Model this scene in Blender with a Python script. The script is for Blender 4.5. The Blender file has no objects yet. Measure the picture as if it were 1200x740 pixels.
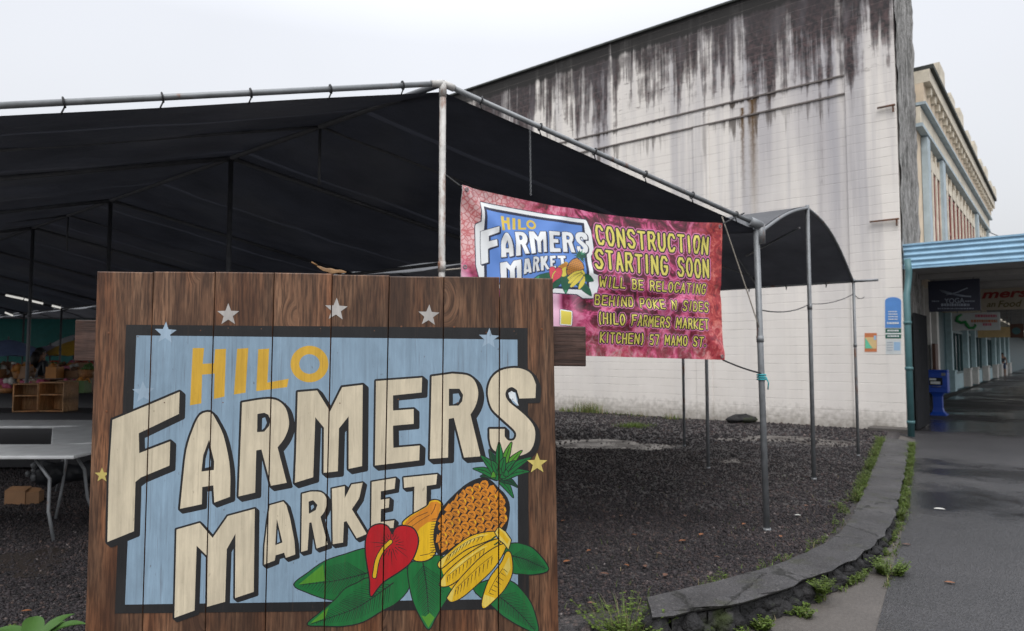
import bpy, math, random
import numpy as np
from mathutils import Vector, Matrix, Euler
from mathutils.geometry import delaunay_2d_cdt, tessellate_polygon
random.seed(7); rng = np.random.default_rng(7)
S = bpy.context.scene
COL = S.collection
R = math.radians

# ------------------------------------------------------------------ camera, sky, sun, exposure
EYE = 1.6; F = 800.0; PITCH = math.atan(46 / 800)
cam_d = bpy.data.cameras.new('camera'); cam = bpy.data.objects.new('camera', cam_d); COL.objects.link(cam)
cam.location = (0, 0, EYE); cam.rotation_euler = (R(90) + PITCH, 0, 0)
cam_d.sensor_width = 36; cam_d.lens = 24; cam_d.clip_end = 3000; cam_d.clip_start = 0.05
cam_d.dof.use_dof = True; cam_d.dof.focus_distance = 2.45; cam_d.dof.aperture_fstop = 5.0
S.camera = cam
W = bpy.data.worlds.new('World'); S.world = W; W.use_nodes = True
SUN_EL, SUN_AZ = R(58), R(182)          # azimuth clockwise from +Y: behind the camera
def make_world():
    nt = W.node_tree; nt.nodes.clear(); N = nt.nodes.new; L = nt.links.new
    out = N('ShaderNodeOutputWorld')
    sky = N('ShaderNodeTexSky'); sky.sky_type = 'NISHITA'; sky.sun_disc = False
    sky.sun_elevation = SUN_EL; sky.sun_rotation = SUN_AZ; sky.dust_density = 6; sky.air_density = 1.5
    hs = N('ShaderNodeHueSaturation'); hs.inputs['Saturation'].default_value = 0.25
    L(sky.outputs[0], hs.inputs['Color'])
    b1 = N('ShaderNodeBackground'); b1.inputs[1].default_value = 0.05; L(hs.outputs[0], b1.inputs[0])
    # overcast cloud deck: darker at the horizon, brightest overhead
    tc = N('ShaderNodeTexCoord'); sp = N('ShaderNodeSeparateXYZ'); L(tc.outputs['Generated'], sp.inputs[0])
    rp = N('ShaderNodeValToRGB'); e = rp.color_ramp.elements
    e[0].position = 0.0; e[0].color = (.43, .435, .45, 1); e[1].position = 1.0; e[1].color = (1.75, 1.8, 1.9, 1)
    m = e.new(.42); m.color = (.52, .535, .575, 1)
    L(sp.outputs['Z'], rp.inputs[0])
    nz = N('ShaderNodeTexNoise'); nz.inputs['Scale'].default_value = 1.6; nz.inputs['Detail'].default_value = 3
    L(tc.outputs['Generated'], nz.inputs['Vector'])
    mr = N('ShaderNodeMapRange'); mr.inputs[1].default_value = .3; mr.inputs[2].default_value = .7
    mr.inputs[3].default_value = .92; mr.inputs[4].default_value = 1.06; L(nz.outputs[0], mr.inputs[0])
    b2 = N('ShaderNodeBackground'); L(rp.outputs[0], b2.inputs[0]); L(mr.outputs[0], b2.inputs[1])
    ad = N('ShaderNodeAddShader'); L(b1.outputs[0], ad.inputs[0]); L(b2.outputs[0], ad.inputs[1])
    L(ad.outputs[0], out.inputs[0])
make_world()
sd = bpy.data.lights.new('sun', 'SUN'); sun = bpy.data.objects.new('sun', sd); COL.objects.link(sun)
sd.energy = 0.9; sd.angle = R(35); sd.color = (1, .97, .93)
sdir = Vector((math.sin(SUN_AZ) * math.cos(SUN_EL), math.cos(SUN_AZ) * math.cos(SUN_EL), math.sin(SUN_EL)))
sun.rotation_euler = sdir.to_track_quat('Z', 'Y').to_euler()
S.view_settings.view_transform = 'Standard'; S.view_settings.look = 'None'
S.view_settings.gamma = 1; S.view_settings.use_curve_mapping = False
S.view_settings.exposure = 0.36

# ------------------------------------------------------------------ geometry of the place
def ray(px, py):
    v = Vector(((px - 600) / F, 1, -(py - 370) / F)); c, s = math.cos(PITCH), math.sin(PITCH)
    return Vector((v.x, v.y * c - v.z * s, v.y * s + v.z * c))
EYEV = Vector((0, 0, EYE))
def gnd(px, py, z=0.0):
    d = ray(px, py); k = (z - EYE) / d.z
    return EYEV + d * k
def on_plane(px, py, p0, n):
    d = ray(px, py); k = (p0 - EYEV).dot(n) / d.dot(n)
    return EYEV + d * k
def zat(px, py, P):                       # height of a pixel at the plan distance of P
    d = ray(px, py); return EYE + d.z / d.y * P.y
_d = ray(-383, 416); D1 = Vector((_d.x, _d.y, 0)).normalized()      # along the white wall, away to the left
D2 = Vector((D1.y, -D1.x, 0))                                       # along the street, away
UP = Vector((0, 0, 1))
W0 = gnd(1063, 507)                                                 # street corner of the white wall
def st(s, n, z=0): return W0 + D2 * s + D1 * n + UP * z
def frame(o, x, y, z): return Matrix(((x.x, y.x, z.x, o.x), (x.y, y.y, z.y, o.y), (x.z, y.z, z.z, o.z), (0, 0, 0, 1)))

# ------------------------------------------------------------------ tags
def tag(o, label=None, cat=None, group=None, kind=None):
    if label: o['label'] = label
    if cat: o['category'] = cat
    if group: o['group'] = group
    if kind: o['kind'] = kind
    return o
def thing(name, label, cat, loc=(0, 0, 0), mat=None, group=None):
    o = bpy.data.objects.new(name, None); COL.objects.link(o); o.empty_display_size = .1
    o.matrix_basis = mat if mat is not None else Matrix.Translation(Vector(loc))
    return tag(o, label, cat, group)
def copy_thing(o, M, label, group=None):
    c = o.copy(); COL.objects.link(c); c.matrix_basis = M; c['label'] = label
    if group: c['group'] = group
    def kids(a, b):
        for ch in [x for x in a.children]:
            d = ch.copy(); COL.objects.link(d); d.parent = b; kids(ch, d)
    kids(o, c); return c

def wmat(o):
    m = o.matrix_basis.copy()
    while o.parent: o = o.parent; m = o.matrix_basis @ m
    return m
class MB:
    def __init__(s): s.v = []; s.f = []; s.m = []; s.smooth = []
    def add(s, vs, fs, mi=0, smooth=False):
        b = len(s.v); s.v += [Vector(v) for v in vs]
        for f in fs: s.f.append([b + i for i in f]); s.m.append(mi); s.smooth.append(smooth)
    def box(s, c, sz, M=None, mi=0):
        x, y, z = sz[0] / 2, sz[1] / 2, sz[2] / 2; c = Vector(c)
        vs = [Vector((i * x, j * y, k * z)) for i in (-1, 1) for j in (-1, 1) for k in (-1, 1)]
        vs = [((M.to_3x3() @ v) if M else v) + c for v in vs]
        s.add(vs, [(0, 1, 3, 2), (4, 6, 7, 5), (0, 4, 5, 1), (2, 3, 7, 6), (0, 2, 6, 4), (1, 5, 7, 3)], mi)
    def obox(s, o, x, y, z, mi=0):        # box from corner o along three vectors
        o = Vector(o); vs = [o + x * i + y * j + z * k for i in (0, 1) for j in (0, 1) for k in (0, 1)]
        s.add(vs, [(0, 1, 3, 2), (4, 6, 7, 5), (0, 4, 5, 1), (2, 3, 7, 6), (0, 2, 6, 4), (1, 5, 7, 3)], mi)
    def tube(s, pts, r, n=8, mi=0, cap=True):
        pts = [Vector(p) for p in pts]; b = len(s.v); rs = r if isinstance(r, (list, tuple)) else [r] * len(pts)
        ref = None
        for i, p in enumerate(pts):
            t = (pts[min(i + 1, len(pts) - 1)] - pts[max(i - 1, 0)]).normalized()
            if ref is None: ref = t.cross(Vector((.3, .5, .8))).normalized()
            a = (ref - t * ref.dot(t)).normalized(); ref = a; c = t.cross(a)
            for k in range(n):
                w = 2 * math.pi * k / n; s.v.append(p + (a * math.cos(w) + c * math.sin(w)) * rs[i])
        for i in range(len(pts) - 1):
            for k in range(n):
                s.f.append([b + i * n + k, b + i * n + (k + 1) % n, b + (i + 1) * n + (k + 1) % n, b + (i + 1) * n + k]); s.m.append(mi); s.smooth.append(True)
        if cap:
            s.f.append([b + k for k in range(n)][::-1]); s.m.append(mi); s.smooth.append(False)
            s.f.append([b + (len(pts) - 1) * n + k for k in range(n)]); s.m.append(mi); s.smooth.append(False)
    def lathe(s, c, prof, n=16, mi=0, axis=None):
        c = Vector(c); b = len(s.v)
        for r, z in prof:
            for k in range(n):
                w = 2 * math.pi * k / n; s.v.append(c + Vector((r * math.cos(w), r * math.sin(w), z)))
        for i in range(len(prof) - 1):
            for k in range(n):
                s.f.append([b + i * n + k, b + i * n + (k + 1) % n, b + (i + 1) * n + (k + 1) % n, b + (i + 1) * n + k]); s.m.append(mi); s.smooth.append(True)
    def grid(s, P, mi=0, smooth=True, flip=False):
        b = len(s.v); nr, nc = len(P), len(P[0])
        for r in P: s.v += [Vector(p) for p in r]
        for i in range(nr - 1):
            for j in range(nc - 1):
                q = [b + i * nc + j, b + i * nc + j + 1, b + (i + 1) * nc + j + 1, b + (i + 1) * nc + j]
                s.f.append(q[::-1] if flip else q); s.m.append(mi); s.smooth.append(smooth)
    def build(s, name, mats, parent=None, world=True, bevel=0):
        me = bpy.data.meshes.new(name)
        vs = s.v
        if parent is not None and world:
            inv = wmat(parent).inverted(); vs = [inv @ v for v in vs]
        me.from_pydata([tuple(v) for v in vs], [], s.f); me.update()
        mats = mats if isinstance(mats, (list, tuple)) else [mats]
        for m in mats: me.materials.append(m)
        me.polygons.foreach_set('material_index', s.m); me.polygons.foreach_set('use_smooth', s.smooth)
        o = bpy.data.objects.new(name, me); COL.objects.link(o)
        if parent is not None: o.parent = parent
        if bevel:
            b = o.modifiers.new('bevel', 'BEVEL'); b.width = bevel; b.segments = 2; b.limit_method = 'ANGLE'
        return o

# ------------------------------------------------------------------ materials
class NT:
    def __init__(s, name):
        s.m = bpy.data.materials.new(name); s.m.use_nodes = True; s.t = s.m.node_tree
        s.b = s.t.nodes['Principled BSDF']; s.out = s.t.nodes['Material Output']
        s.tc = s.t.nodes.new('ShaderNodeTexCoord')
    def n(s, k): return s.t.nodes.new('ShaderNode' + k)
    def l(s, a, b): s.t.links.new(a, b)
    def vec(s, scale=(1, 1, 1), src='Object', off=None):
        m = s.n('Mapping'); m.inputs['Scale'].default_value = scale; s.l(s.tc.outputs[src], m.inputs[0])
        if off is not None: s.l(off, m.inputs['Location'])
        return m.outputs[0]
    def noise(s, scale, v=None, detail=4, rough=.55, dist=0):
        k = s.n('TexNoise'); k.inputs['Scale'].default_value = scale; k.inputs['Detail'].default_value = detail
        k.inputs['Roughness'].default_value = rough; k.inputs['Distortion'].default_value = dist
        s.l(v if v is not None else s.tc.outputs['Object'], k.inputs['Vector']); return k.outputs[0]
    def vor(s, scale, v=None, out='Distance', feat='F1'):
        k = s.n('TexVoronoi'); k.inputs['Scale'].default_value = scale; k.feature = feat
        s.l(v if v is not None else s.tc.outputs['Object'], k.inputs['Vector']); return k.outputs[out]
    def ramp(s, fac, stops):
        k = s.n('ValToRGB'); e = k.color_ramp.elements
        while len(e) < len(stops): e.new(.5)
        for i, (p, c) in enumerate(stops):
            e[i].position = p; e[i].color = (c, c, c, 1) if not hasattr(c, '__len__') else (*c[:3], 1)
        s.l(fac, k.inputs[0]); return k.outputs[0]
    def mix(s, fac, a, b, mode='MIX'):
        k = s.n('MixRGB'); k.blend_type = mode
        for i, x in ((0, fac), (1, a), (2, b)):
            if hasattr(x, 'is_output'): s.l(x, k.inputs[i])
            elif i == 0: k.inputs[0].default_value = x
            else: k.inputs[i].default_value = (*x[:3], 1) if hasattr(x, '__len__') else (x, x, x, 1)
        return k.outputs[0]
    def math(s, op, a, b=0, c=None, clamp=False):
        k = s.n('Math'); k.operation = op; k.use_clamp = clamp
        for i, x in enumerate((a, b) if c is None else (a, b, c)):
            if hasattr(x, 'is_output'): s.l(x, k.inputs[i])
            else: k.inputs[i].default_value = x
        return k.outputs[0]
    def mapr(s, x, a, b, c, d):
        k = s.n('MapRange'); s.l(x, k.inputs[0])
        for i, v in enumerate((a, b, c, d)): k.inputs[1 + i].default_value = v
        return k.outputs[0]
    def sep(s, v=None):
        k = s.n('SeparateXYZ'); s.l(v if v is not None else s.tc.outputs['Object'], k.inputs[0]); return k.outputs
    def set(s, col=None, rough=None, bump=None, bs=.3, bd=.01, metal=None, spec=None):
        for nm, x in (('Base Color', col), ('Roughness', rough), ('Metallic', metal), ('Specular IOR Level', spec)):
            if x is None: continue
            if hasattr(x, 'is_output'): s.l(x, s.b.inputs[nm])
            elif nm == 'Base Color': s.b.inputs[nm].default_value = (*x[:3], 1)
            else: s.b.inputs[nm].default_value = x
        if bump is not None:
            k = s.n('Bump'); k.inputs['Strength'].default_value = bs; k.inputs['Distance'].default_value = bd
            s.l(bump, k.inputs['Height']); s.l(k.outputs[0], s.b.inputs['Normal'])
        return s.m
def plain(name, col, rough=.6, var=.25, scale=8, metal=0, bump=.15, spec=.4):
    t = NT(name); nz = t.noise(scale, detail=5); k = t.mapr(nz, .25, .75, 1 - var, 1 + var * .6)
    c = t.mix(1, col, t.ramp(k, [(0, 0), (1, 1)]), 'MULTIPLY') if var else col
    if var:
        mm = t.n('MixRGB'); mm.blend_type = 'MULTIPLY'; mm.inputs[0].default_value = 1; mm.inputs[1].default_value = (*col, 1)
        t.l(k, mm.inputs[2]); c = mm.outputs[0]
    return t.set(c, rough, t.noise(scale * 8, detail=3), bump, .002, metal, spec)

def wood_mat(name, dark, mid, light, axis=2):
    t = NT(name); g = t.n('NewGeometry'); isl = g.outputs['Random Per Island']
    off = t.n('CombineXYZ'); t.l(t.math('MULTIPLY', isl, 37.0), off.inputs[0]); t.l(t.math('MULTIPLY', isl, 91.0), off.inputs[2])
    sc = [1, 1, 1]; sc[axis] = .07
    v = t.vec(tuple(sc), off=off.outputs[0])
    # knots bend the grain
    kv = t.vec(tuple(.5 if i == axis else (0 if i == 1 else 1) for i in range(3)), off=off.outputs[0])
    kn = t.vor(4.6, kv); knot = t.ramp(kn, [(.0, 1), (.05, .9), (.085, .35), (.17, 0)])
    ad = t.n('VectorMath'); ad.operation = 'ADD'; t.l(v, ad.inputs[0]); kk = t.n('VectorMath'); kk.operation = 'SCALE'
    cx = t.n('CombineXYZ'); t.l(t.ramp(kn, [(0, .16), (.3, 0)]), cx.inputs[0]); t.l(cx.outputs[0], ad.inputs[1])
    a = t.noise(28, ad.outputs[0], 6, .65, .4); b = t.noise(140, ad.outputs[0], 3, .6); c3 = t.noise(5, None, 4)
    base = t.ramp(a, [(.25, dark), (.5, mid), (.72, light)])
    base = t.mix(t.ramp(b, [(.4, .65), (.56, 0)]), base, tuple(x * .35 for x in dark))
    blot = t.noise(3.0, t.vec((1.6, 1, .5), off=off.outputs[0]), 5, .65)
    base = t.mix(t.ramp(blot, [(.44, 0), (.60, .72)]), base, tuple(x * .95 for x in dark)); warm = t.mix(1, base, (1.35, 1.02, .78), 'MULTIPLY'); base = t.mix(t.ramp(t.noise(2.4, t.vec((2, 1, .5), off=off.outputs[0]), 4), [(.5, 0), (.66, .9)]), base, warm)
    base = t.mix(t.math('MULTIPLY', knot, .85), base, (.012, .007, .005))
    tint = t.mapr(isl, 0, 1, .78, 1.2)
    mm = t.n('MixRGB'); mm.blend_type = 'MULTIPLY'; mm.inputs[0].default_value = 1; t.l(base, mm.inputs[1]); t.l(tint, mm.inputs[2])
    return t.set(mm.outputs[0], t.mapr(c3, .3, .7, .42, .7), t.math('ADD', a, t.math('MULTIPLY', b, .6)), .5, .004, spec=.35)
def paint_mat(name, col, wear=.5):
    t = NT(name)
    a = t.noise(55, t.vec((1, 1, .045)), 6, .68, .3); b = t.noise(6, t.vec((1, 1, .6)), 6, .65); c = t.noise(190, t.vec((1, 1, .022)), 3, .6); br_ = t.noise(26, t.vec((1, 1, .28)), 5, .7, .6)
    big = t.noise(1.8, None, 4, .6)
    k = t.math('MULTIPLY', t.mapr(a, .3, .7, .80, 1.08), t.math('MULTIPLY', t.mapr(br_, .3, .7, .88, 1.08), t.mapr(big, .3, .7, .84, 1.12)))
    mm = t.n('MixRGB'); mm.blend_type = 'MULTIPLY'; mm.inputs[0].default_value = 1; mm.inputs[1].default_value = (*col, 1); t.l(k, mm.inputs[2])
    col1 = t.mix(t.ramp(b, [(.48, 0), (.72, .38)]), mm.outputs[0], tuple(x * .55 + .022 for x in col))
    col2 = t.mix(t.math('MULTIPLY', t.ramp(c, [(.30, 1), (.40, 0)]), t.ramp(b, [(.38, wear), (.6, .12)])), col1, (.055, .034, .024))
    sp = t.ramp(t.noise(70, t.vec((1, 1, .5)), 3), [(.27, wear), (.31, 0)])
    col3 = t.mix(sp, col2, (.06, .038, .026))
    kn = t.ramp(t.vor(3.4, t.vec((1, 0, .45))), [(.03, .5), (.075, 0)]); col3 = t.mix(t.math('MULTIPLY', kn, wear), col3, (.05, .035, .025))
    return t.set(col3, t.mapr(big, .3, .7, .45, .65), t.math('ADD', t.math('ADD', a, t.math('MULTIPLY', c, .5)), t.math('MULTIPLY', br_, .5)), .5, .003, spec=.35)

M = {}
M['sign_wood'] = wood_mat('sign_wood', (.036, .017, .010), (.136, .068, .037), (.27, .150, .086))
M['rail_wood'] = wood_mat('rail_wood', (.03, .015, .011), (.075, .04, .03), (.13, .075, .06), axis=0)
M['crate_wood'] = wood_mat('crate_wood', (.2, .1, .04), (.36, .2, .09), (.48, .29, .14))
for k, c in dict(p_blue=(.222, .32, .415), p_black=(.012, .012, .013), p_cream=(.565, .495, .365), p_yellow=(.60, .36, .04), p_star=(.42, .40, .38),
                 p_staryellow=(.55, .45, .13), p_green=(.008, .135, .032), p_dgreen=(.004, .055, .022), p_lgreen=(.07, .24, .02), p_red=(.40, .006, .012),
                 p_orange=(.56, .20, .015), p_dorange=(.40, .10, .006), p_gold=(.66, .40, .01), p_lemon=(.68, .52, .10), p_pale=(.62, .66, .68), p_bluegrey=(.30, .40, .5)).items():
    M[k] = paint_mat(k, c, .35 if k in ('p_black', 'p_green', 'p_red', 'p_cream') else .5)
def metal(name, col, rust=.0, rough=.45, met=.6):
    t = NT(name); a = t.noise(14, None, 5); k = t.mapr(a, .3, .7, .75, 1.15)
    mm = t.n('MixRGB'); mm.blend_type = 'MULTIPLY'; mm.inputs[0].default_value = 1; mm.inputs[1].default_value = (*col, 1); t.l(k, mm.inputs[2])
    c = mm.outputs[0]
    if rust:
        r = t.noise(5, t.vec((1, 1, .35)), 6, .7); mk = t.ramp(r, [(.62 - rust * .25, 0), (.70 - rust * .2, 1)])
        c = t.mix(mk, c, (.16, .06, .025))
    return t.set(c, t.mapr(a, .2, .8, rough - .12, rough + .15), a, .15, .002, met, .5)
M['galv'] = metal('galvanised_pipe', (.20, .21, .22), .12, .5, .35)
M['white_pipe'] = metal('painted_pipe', (.46, .45, .43), .42, .6, .0)
M['dark_pipe'] = metal('dull_pipe', (.10, .105, .115), .0, .55, .3)
M['bracket'] = metal('rusty_iron', (.10, .06, .045), .6, .7, .3)
M['rope'] = plain('rope_fibre', (.30, .27, .23), .9, .3, 60)
M['black_cord'] = plain('black_cord', (.02, .02, .022), .6, .2, 60)
M['cyan_strap'] = plain('cyan_strap', (.03, .30, .34), .6, .2, 60)

def fabric_mat(name, col, seam=None):
    t = NT(name); a = t.noise(1.3, None, 5, .6); b = t.noise(500, None, 2); k = t.mapr(a, .3, .7, .72, 1.35); h = t.math('ADD', t.noise(3.5, None, 4), t.math('MULTIPLY', b, .05))
    mm = t.n('MixRGB'); mm.blend_type = 'MULTIPLY'; mm.inputs[0].default_value = 1; mm.inputs[1].default_value = (*col, 1); t.l(k, mm.inputs[2]); c = mm.outputs[0]
    if seam:                                            # welded panel seams across the tent
        nx, ny, w = seam; x, y, z = t.sep(); q = t.math('ADD', t.math('MULTIPLY', x, nx), t.math('MULTIPLY', y, ny)); f = t.math('ABSOLUTE', t.math('SUBTRACT', t.math('FRACT', t.math('DIVIDE', q, w)), .5))
        ln = t.ramp(f, [(.0, 1), (.016, 1), (.022, 0)]); c = t.mix(t.math('MULTIPLY', ln, .8), c, tuple(v * 2.1 for v in col)); h = t.math('ADD', h, t.math('MULTIPLY', ln, .5))
        c = t.mix(t.ramp(t.noise(.6, None, 3), [(.52, 0), (.7, .6)]), c, (col[0] * 1.7, col[1] * 1.6, col[2] * 1.35))
    t.set(c, .55, h, .5, .03, spec=.3); mm = t.n('MixRGB'); mm.inputs[0].default_value = 0; t.l(c, mm.inputs[1])
    tr_ = t.n('BsdfTranslucent'); t.l(t.mix(1, mm.outputs[0], (.95, .96, 1.05), 'MULTIPLY'), tr_.inputs[0]); ms = t.n('MixShader'); ms.inputs[0].default_value = .10; t.l(t.b.outputs[0], ms.inputs[1]); t.l(tr_.outputs[0], ms.inputs[2]); t.l(ms.outputs[0], t.out.inputs[0]); return t.m
M['canopy2'] = fabric_mat('canopy_fabric_weathered', (.062, .064, .070))
def wall_mat():
    t = NT('stained_white_block'); x, y, z = t.sep()
    wob = t.math('MULTIPLY', t.math('SUBTRACT', t.noise(1.3, None, 4), .5), .05)
    fz = t.math('ABSOLUTE', t.math('SUBTRACT', t.math('FRACT', t.math('DIVIDE', t.math('ADD', z, wob), .2)), .5))
    mort = t.math('MULTIPLY', t.ramp(fz, [(.455, 0), (.49, 1)]), t.ramp(t.noise(2.2, t.vec((.6, 1, 2.5)), 5, .65), [(.36, .15), (.60, 1)]))
    fine = t.noise(5.5, t.vec((1, 1, .05)), 7, .62); wide = t.noise(1.15, t.vec((1, 1, .05)), 4, .5); blot = t.noise(1.6, None, 6, .62); blob = t.noise(9, None, 4)
    col = t.mix(t.ramp(blot, [(.35, 0), (.7, .7)]), (.73, .69, .645), (.66, .62, .575))
    col = t.mix(t.math('MULTIPLY', t.ramp(wide, [(.47, 0), (.64, .75)]), t.mapr(z, 2.0, 6.5, .2, 1)), col, (.38, .365, .385))
    col = t.mix(t.math('MULTIPLY', t.ramp(fine, [(.56, 0), (.68, .55)]), t.mapr(z, 2.5, 8.0, .12, 1)), col, (.28, .255, .255))
    lil = t.math('MULTIPLY', t.mapr(z, 7.4, 9.0, 0, 1), t.ramp(t.noise(.7, t.vec((1, 1, .5)), 4), [(.42, 0), (.58, .55)])); col = t.mix(t.math('MULTIPLY', lil, t.mapr(x, 7, 4, 0, 1)), col, (.26, .25, .29))
    w2 = t.noise(2.6, t.vec((1, 1, .03)), 5, .6); soft = t.math('MULTIPLY', t.math('MULTIPLY', t.ramp(w2, [(.47, 0), (.64, .62)]), t.mapr(z, 2.2, 5.0, .1, 1)), t.mapr(x, 9, 3.5, .25, 1)); col = t.mix(soft, col, (.36, .35, .375))
    spots = t.math('MULTIPLY', t.ramp(t.noise(3.2, t.vec((1, 1, 3)), 6, .7), [(.60, 0), (.66, .8)]), t.mapr(z, 7.2, 8.6, 0, 1)); col = t.mix(spots, col, (.06, .04, .04))
    # drips from the parapet: the higher, the denser
    up = t.mapr(z, 7.0, 9.9, -.26, .36); side = t.mapr(x, 0, 14, .15, .02)
    m = t.math('ADD', t.math('ADD', t.math('MULTIPLY', t.math('ADD', up, side), t.mapr(z, 6.9, 7.8, 0, 1)), t.math('MULTIPLY', t.math('SUBTRACT', fine, .5), 1.7)), t.math('MULTIPLY', t.math('SUBTRACT', blot, .5), .75))
    m = t.math('ADD', m, t.math('MULTIPLY', t.math('SUBTRACT', wide, .5), 1.0))
    m = t.math('SUBTRACT', m, t.mapr(z, 6.4, 7.9, .44, 0))
    mask = t.ramp(m, [(.07, 0), (.17, .55), (.36, .95)])
    stain = t.mix(t.ramp(blob, [(.42, 0), (.66, 1)]), (.026, .022, .024), (.10, .064, .064))
    stain = t.mix(t.ramp(t.noise(2.3, t.vec((1, 1, .25)), 3), [(.54, 0), (.66, .5)]), stain, (.17, .155, .17)); stain = t.mix(t.mapr(z, 8.6, 9.9, 0, .75), stain, (.028, .024, .026))
    col = t.mix(mask, col, stain)
    # rim of the parapet
    rim = t.ramp(t.math('ADD', t.mapr(z, 9.66, 9.95, 0, 1), t.math('MULTIPLY', t.math('SUBTRACT', fine, .5), 1.6)), [(.5, 0), (.8, .92)])
    col = t.mix(rim, col, (.03, .029, .028))
    # drips below the string course
    for z0, ln, st_ in ((7.36, 1.5, .8), (7.78, .4, .9), (3.43, .12, .35)):
        f = t.math('MULTIPLY', t.mapr(z, z0 - ln, z0, 0, 1), t.math('LESS_THAN', z, z0))
        dm = t.ramp(t.math('ADD', f, t.math('MULTIPLY', t.math('SUBTRACT', fine, .5), 2.6)), [(.85, 0), (1.15, st_)])
        dm = t.math('MULTIPLY', dm, t.ramp(t.noise(.5, t.vec((1, 1, 0)), 3), [(.45, .1), (.58, 1)]))
        dm = t.math('MULTIPLY', dm, t.math('LESS_THAN', z, z0))
        col = t.mix(dm, col, (.07, .055, .045))
    # rust run under the old downpipe
    for x0, w, za, zb in ((3.05, .13, 4.2, 7.75), (3.3, .07, 5.2, 7.6)):
        d = t.math('ABSOLUTE', t.math('SUBTRACT', t.math('ADD', x, t.math('MULTIPLY', t.math('SUBTRACT', blob, .5), .12)), x0))
        f = t.math('MULTIPLY', t.mapr(d, 0, w, 1, 0), t.mapr(z, za, zb, 0, 1)); f = t.math('MULTIPLY', f, t.math('LESS_THAN', z, zb))
        col = t.mix(t.math('MULTIPLY', f, 1.2, clamp=True), col, (.11, .065, .03))
    # mortar shows as thin dirty lines, damp at the foot
    col = t.mix(t.math('MULTIPLY', mort, t.ramp(blot, [(.4, .16), (.62, .6)])), col, (.22, .19, .18))
    foot = t.ramp(t.math('ADD', t.mapr(z, 0.0, .75, 1, 0), t.math('MULTIPLY', t.math('SUBTRACT', blob, .5), 1.1)), [(.35, 0), (1.1, .75)])
    col = t.mix(foot, col, (.20, .18, .15))
    t.set(col, .85, t.math('ADD', t.math('MULTIPLY', mort, -1), t.math('MULTIPLY', blob, .5)), .6, .006, spec=.2)
    return t.m
M['wall'] = wall_mat()
def rubble_mat():
    t = NT('rough_grey_render'); a = t.noise(3, t.vec((1, 1, .3)), 6, .7); b = t.noise(16, t.vec((1, 1, .5)), 5, .7)
    c = t.ramp(t.math('ADD', t.math('MULTIPLY', a, .6), t.math('MULTIPLY', b, .5)), [(.36, (.035, .036, .034)), (.50, (.16, .158, .15)), (.64, (.40, .39, .38))])
    return t.set(c, .9, t.math('ADD', a, b), 1, .05, spec=.2)
M['rubble'] = rubble_mat()
M['grime'] = plain('grimy_ledge', (.16, .14, .13), .9, .5, 5)
M['rim'] = plain('mossy_parapet', (.055, .06, .055), .9, .5, 4)
M['roofing'] = plain('roofing', (.12, .12, .12), .9)
M['cream'] = plain('cream_render', (.68, .56, .42), .8, .2, 3)
M['palecream'] = plain('pale_trim', (.66, .60, .49), .8, .3, 4)
M['blue_trim'] = plain('blue_trim', (.40, .48, .52), .7, .2, 4)
M['red_frame'] = plain('red_frame', (.26, .055, .045), .6, .2, 6)
M['glass'] = plain('window_glass', (.02, .025, .03), .08, 0, 4, 0, 0, .5)
M['awning_blue'] = plain('awning_blue', (.27, .45, .60), .4, .2, 3)
M['soffit'] = plain('soffit_paint', (.30, .29, .28), .8, .2, 3)
M['teal_wood'] = plain('dark_teal_paint', (.035, .10, .12), .5, .2, 5)
M['teal_pipe'] = plain('teal_pipe_paint', (.055, .135, .145), .45, .2, 5)
M['pale_teal'] = plain('pale_teal_paint', (.40, .56, .60), .6, .2, 5)
M['white_paint'] = plain('white_paint', (.62, .61, .58), .6, .2, 5)
M['dark_door'] = plain('dark_door', (.022, .023, .026), .9, .3, 5, 0, .15, .05)
M['brown_panel'] = plain('brown_panel', (.10, .045, .03), .6, .2, 5)

# ------------------------------------------------------------------ ground, sidewalk, lot
def concrete(name, c, rough=.6, scale=1.0, wet=False):
    t = NT(name); a = t.noise(1.1 * scale, None, 6, .6); b = t.noise(40, None, 4); d = t.vor(120)
    k = t.math('ADD', t.mapr(a, .3, .7, .7, 1.2), t.mapr(b, .3, .7, -.15, .15))
    mm = t.n('MixRGB'); mm.blend_type = 'MULTIPLY'; mm.inputs[0].default_value = 1; mm.inputs[1].default_value = (*c, 1); t.l(k, mm.inputs[2])
    col = mm.outputs[0]
    sp = t.ramp(t.noise(3.1, None, 3), [(.62, 0), (.7, .5)]); col = t.mix(sp, col, tuple(x * .5 for x in c))
    ag = t.ramp(t.noise(160, None, 2), [(.6, 0), (.68, .35)]); col = t.mix(ag, col, tuple(min(x * 2.5, .4) for x in c))
    r = t.mapr(a, .35, .65, rough + .15, rough - .15) if wet else rough
    return t.set(col, r, t.math('ADD', b, t.math('MULTIPLY', d, .6)), .5, .006, spec=.45)
M['concrete'] = concrete('pale_concrete', (.082, .073, .066), .55)
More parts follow.
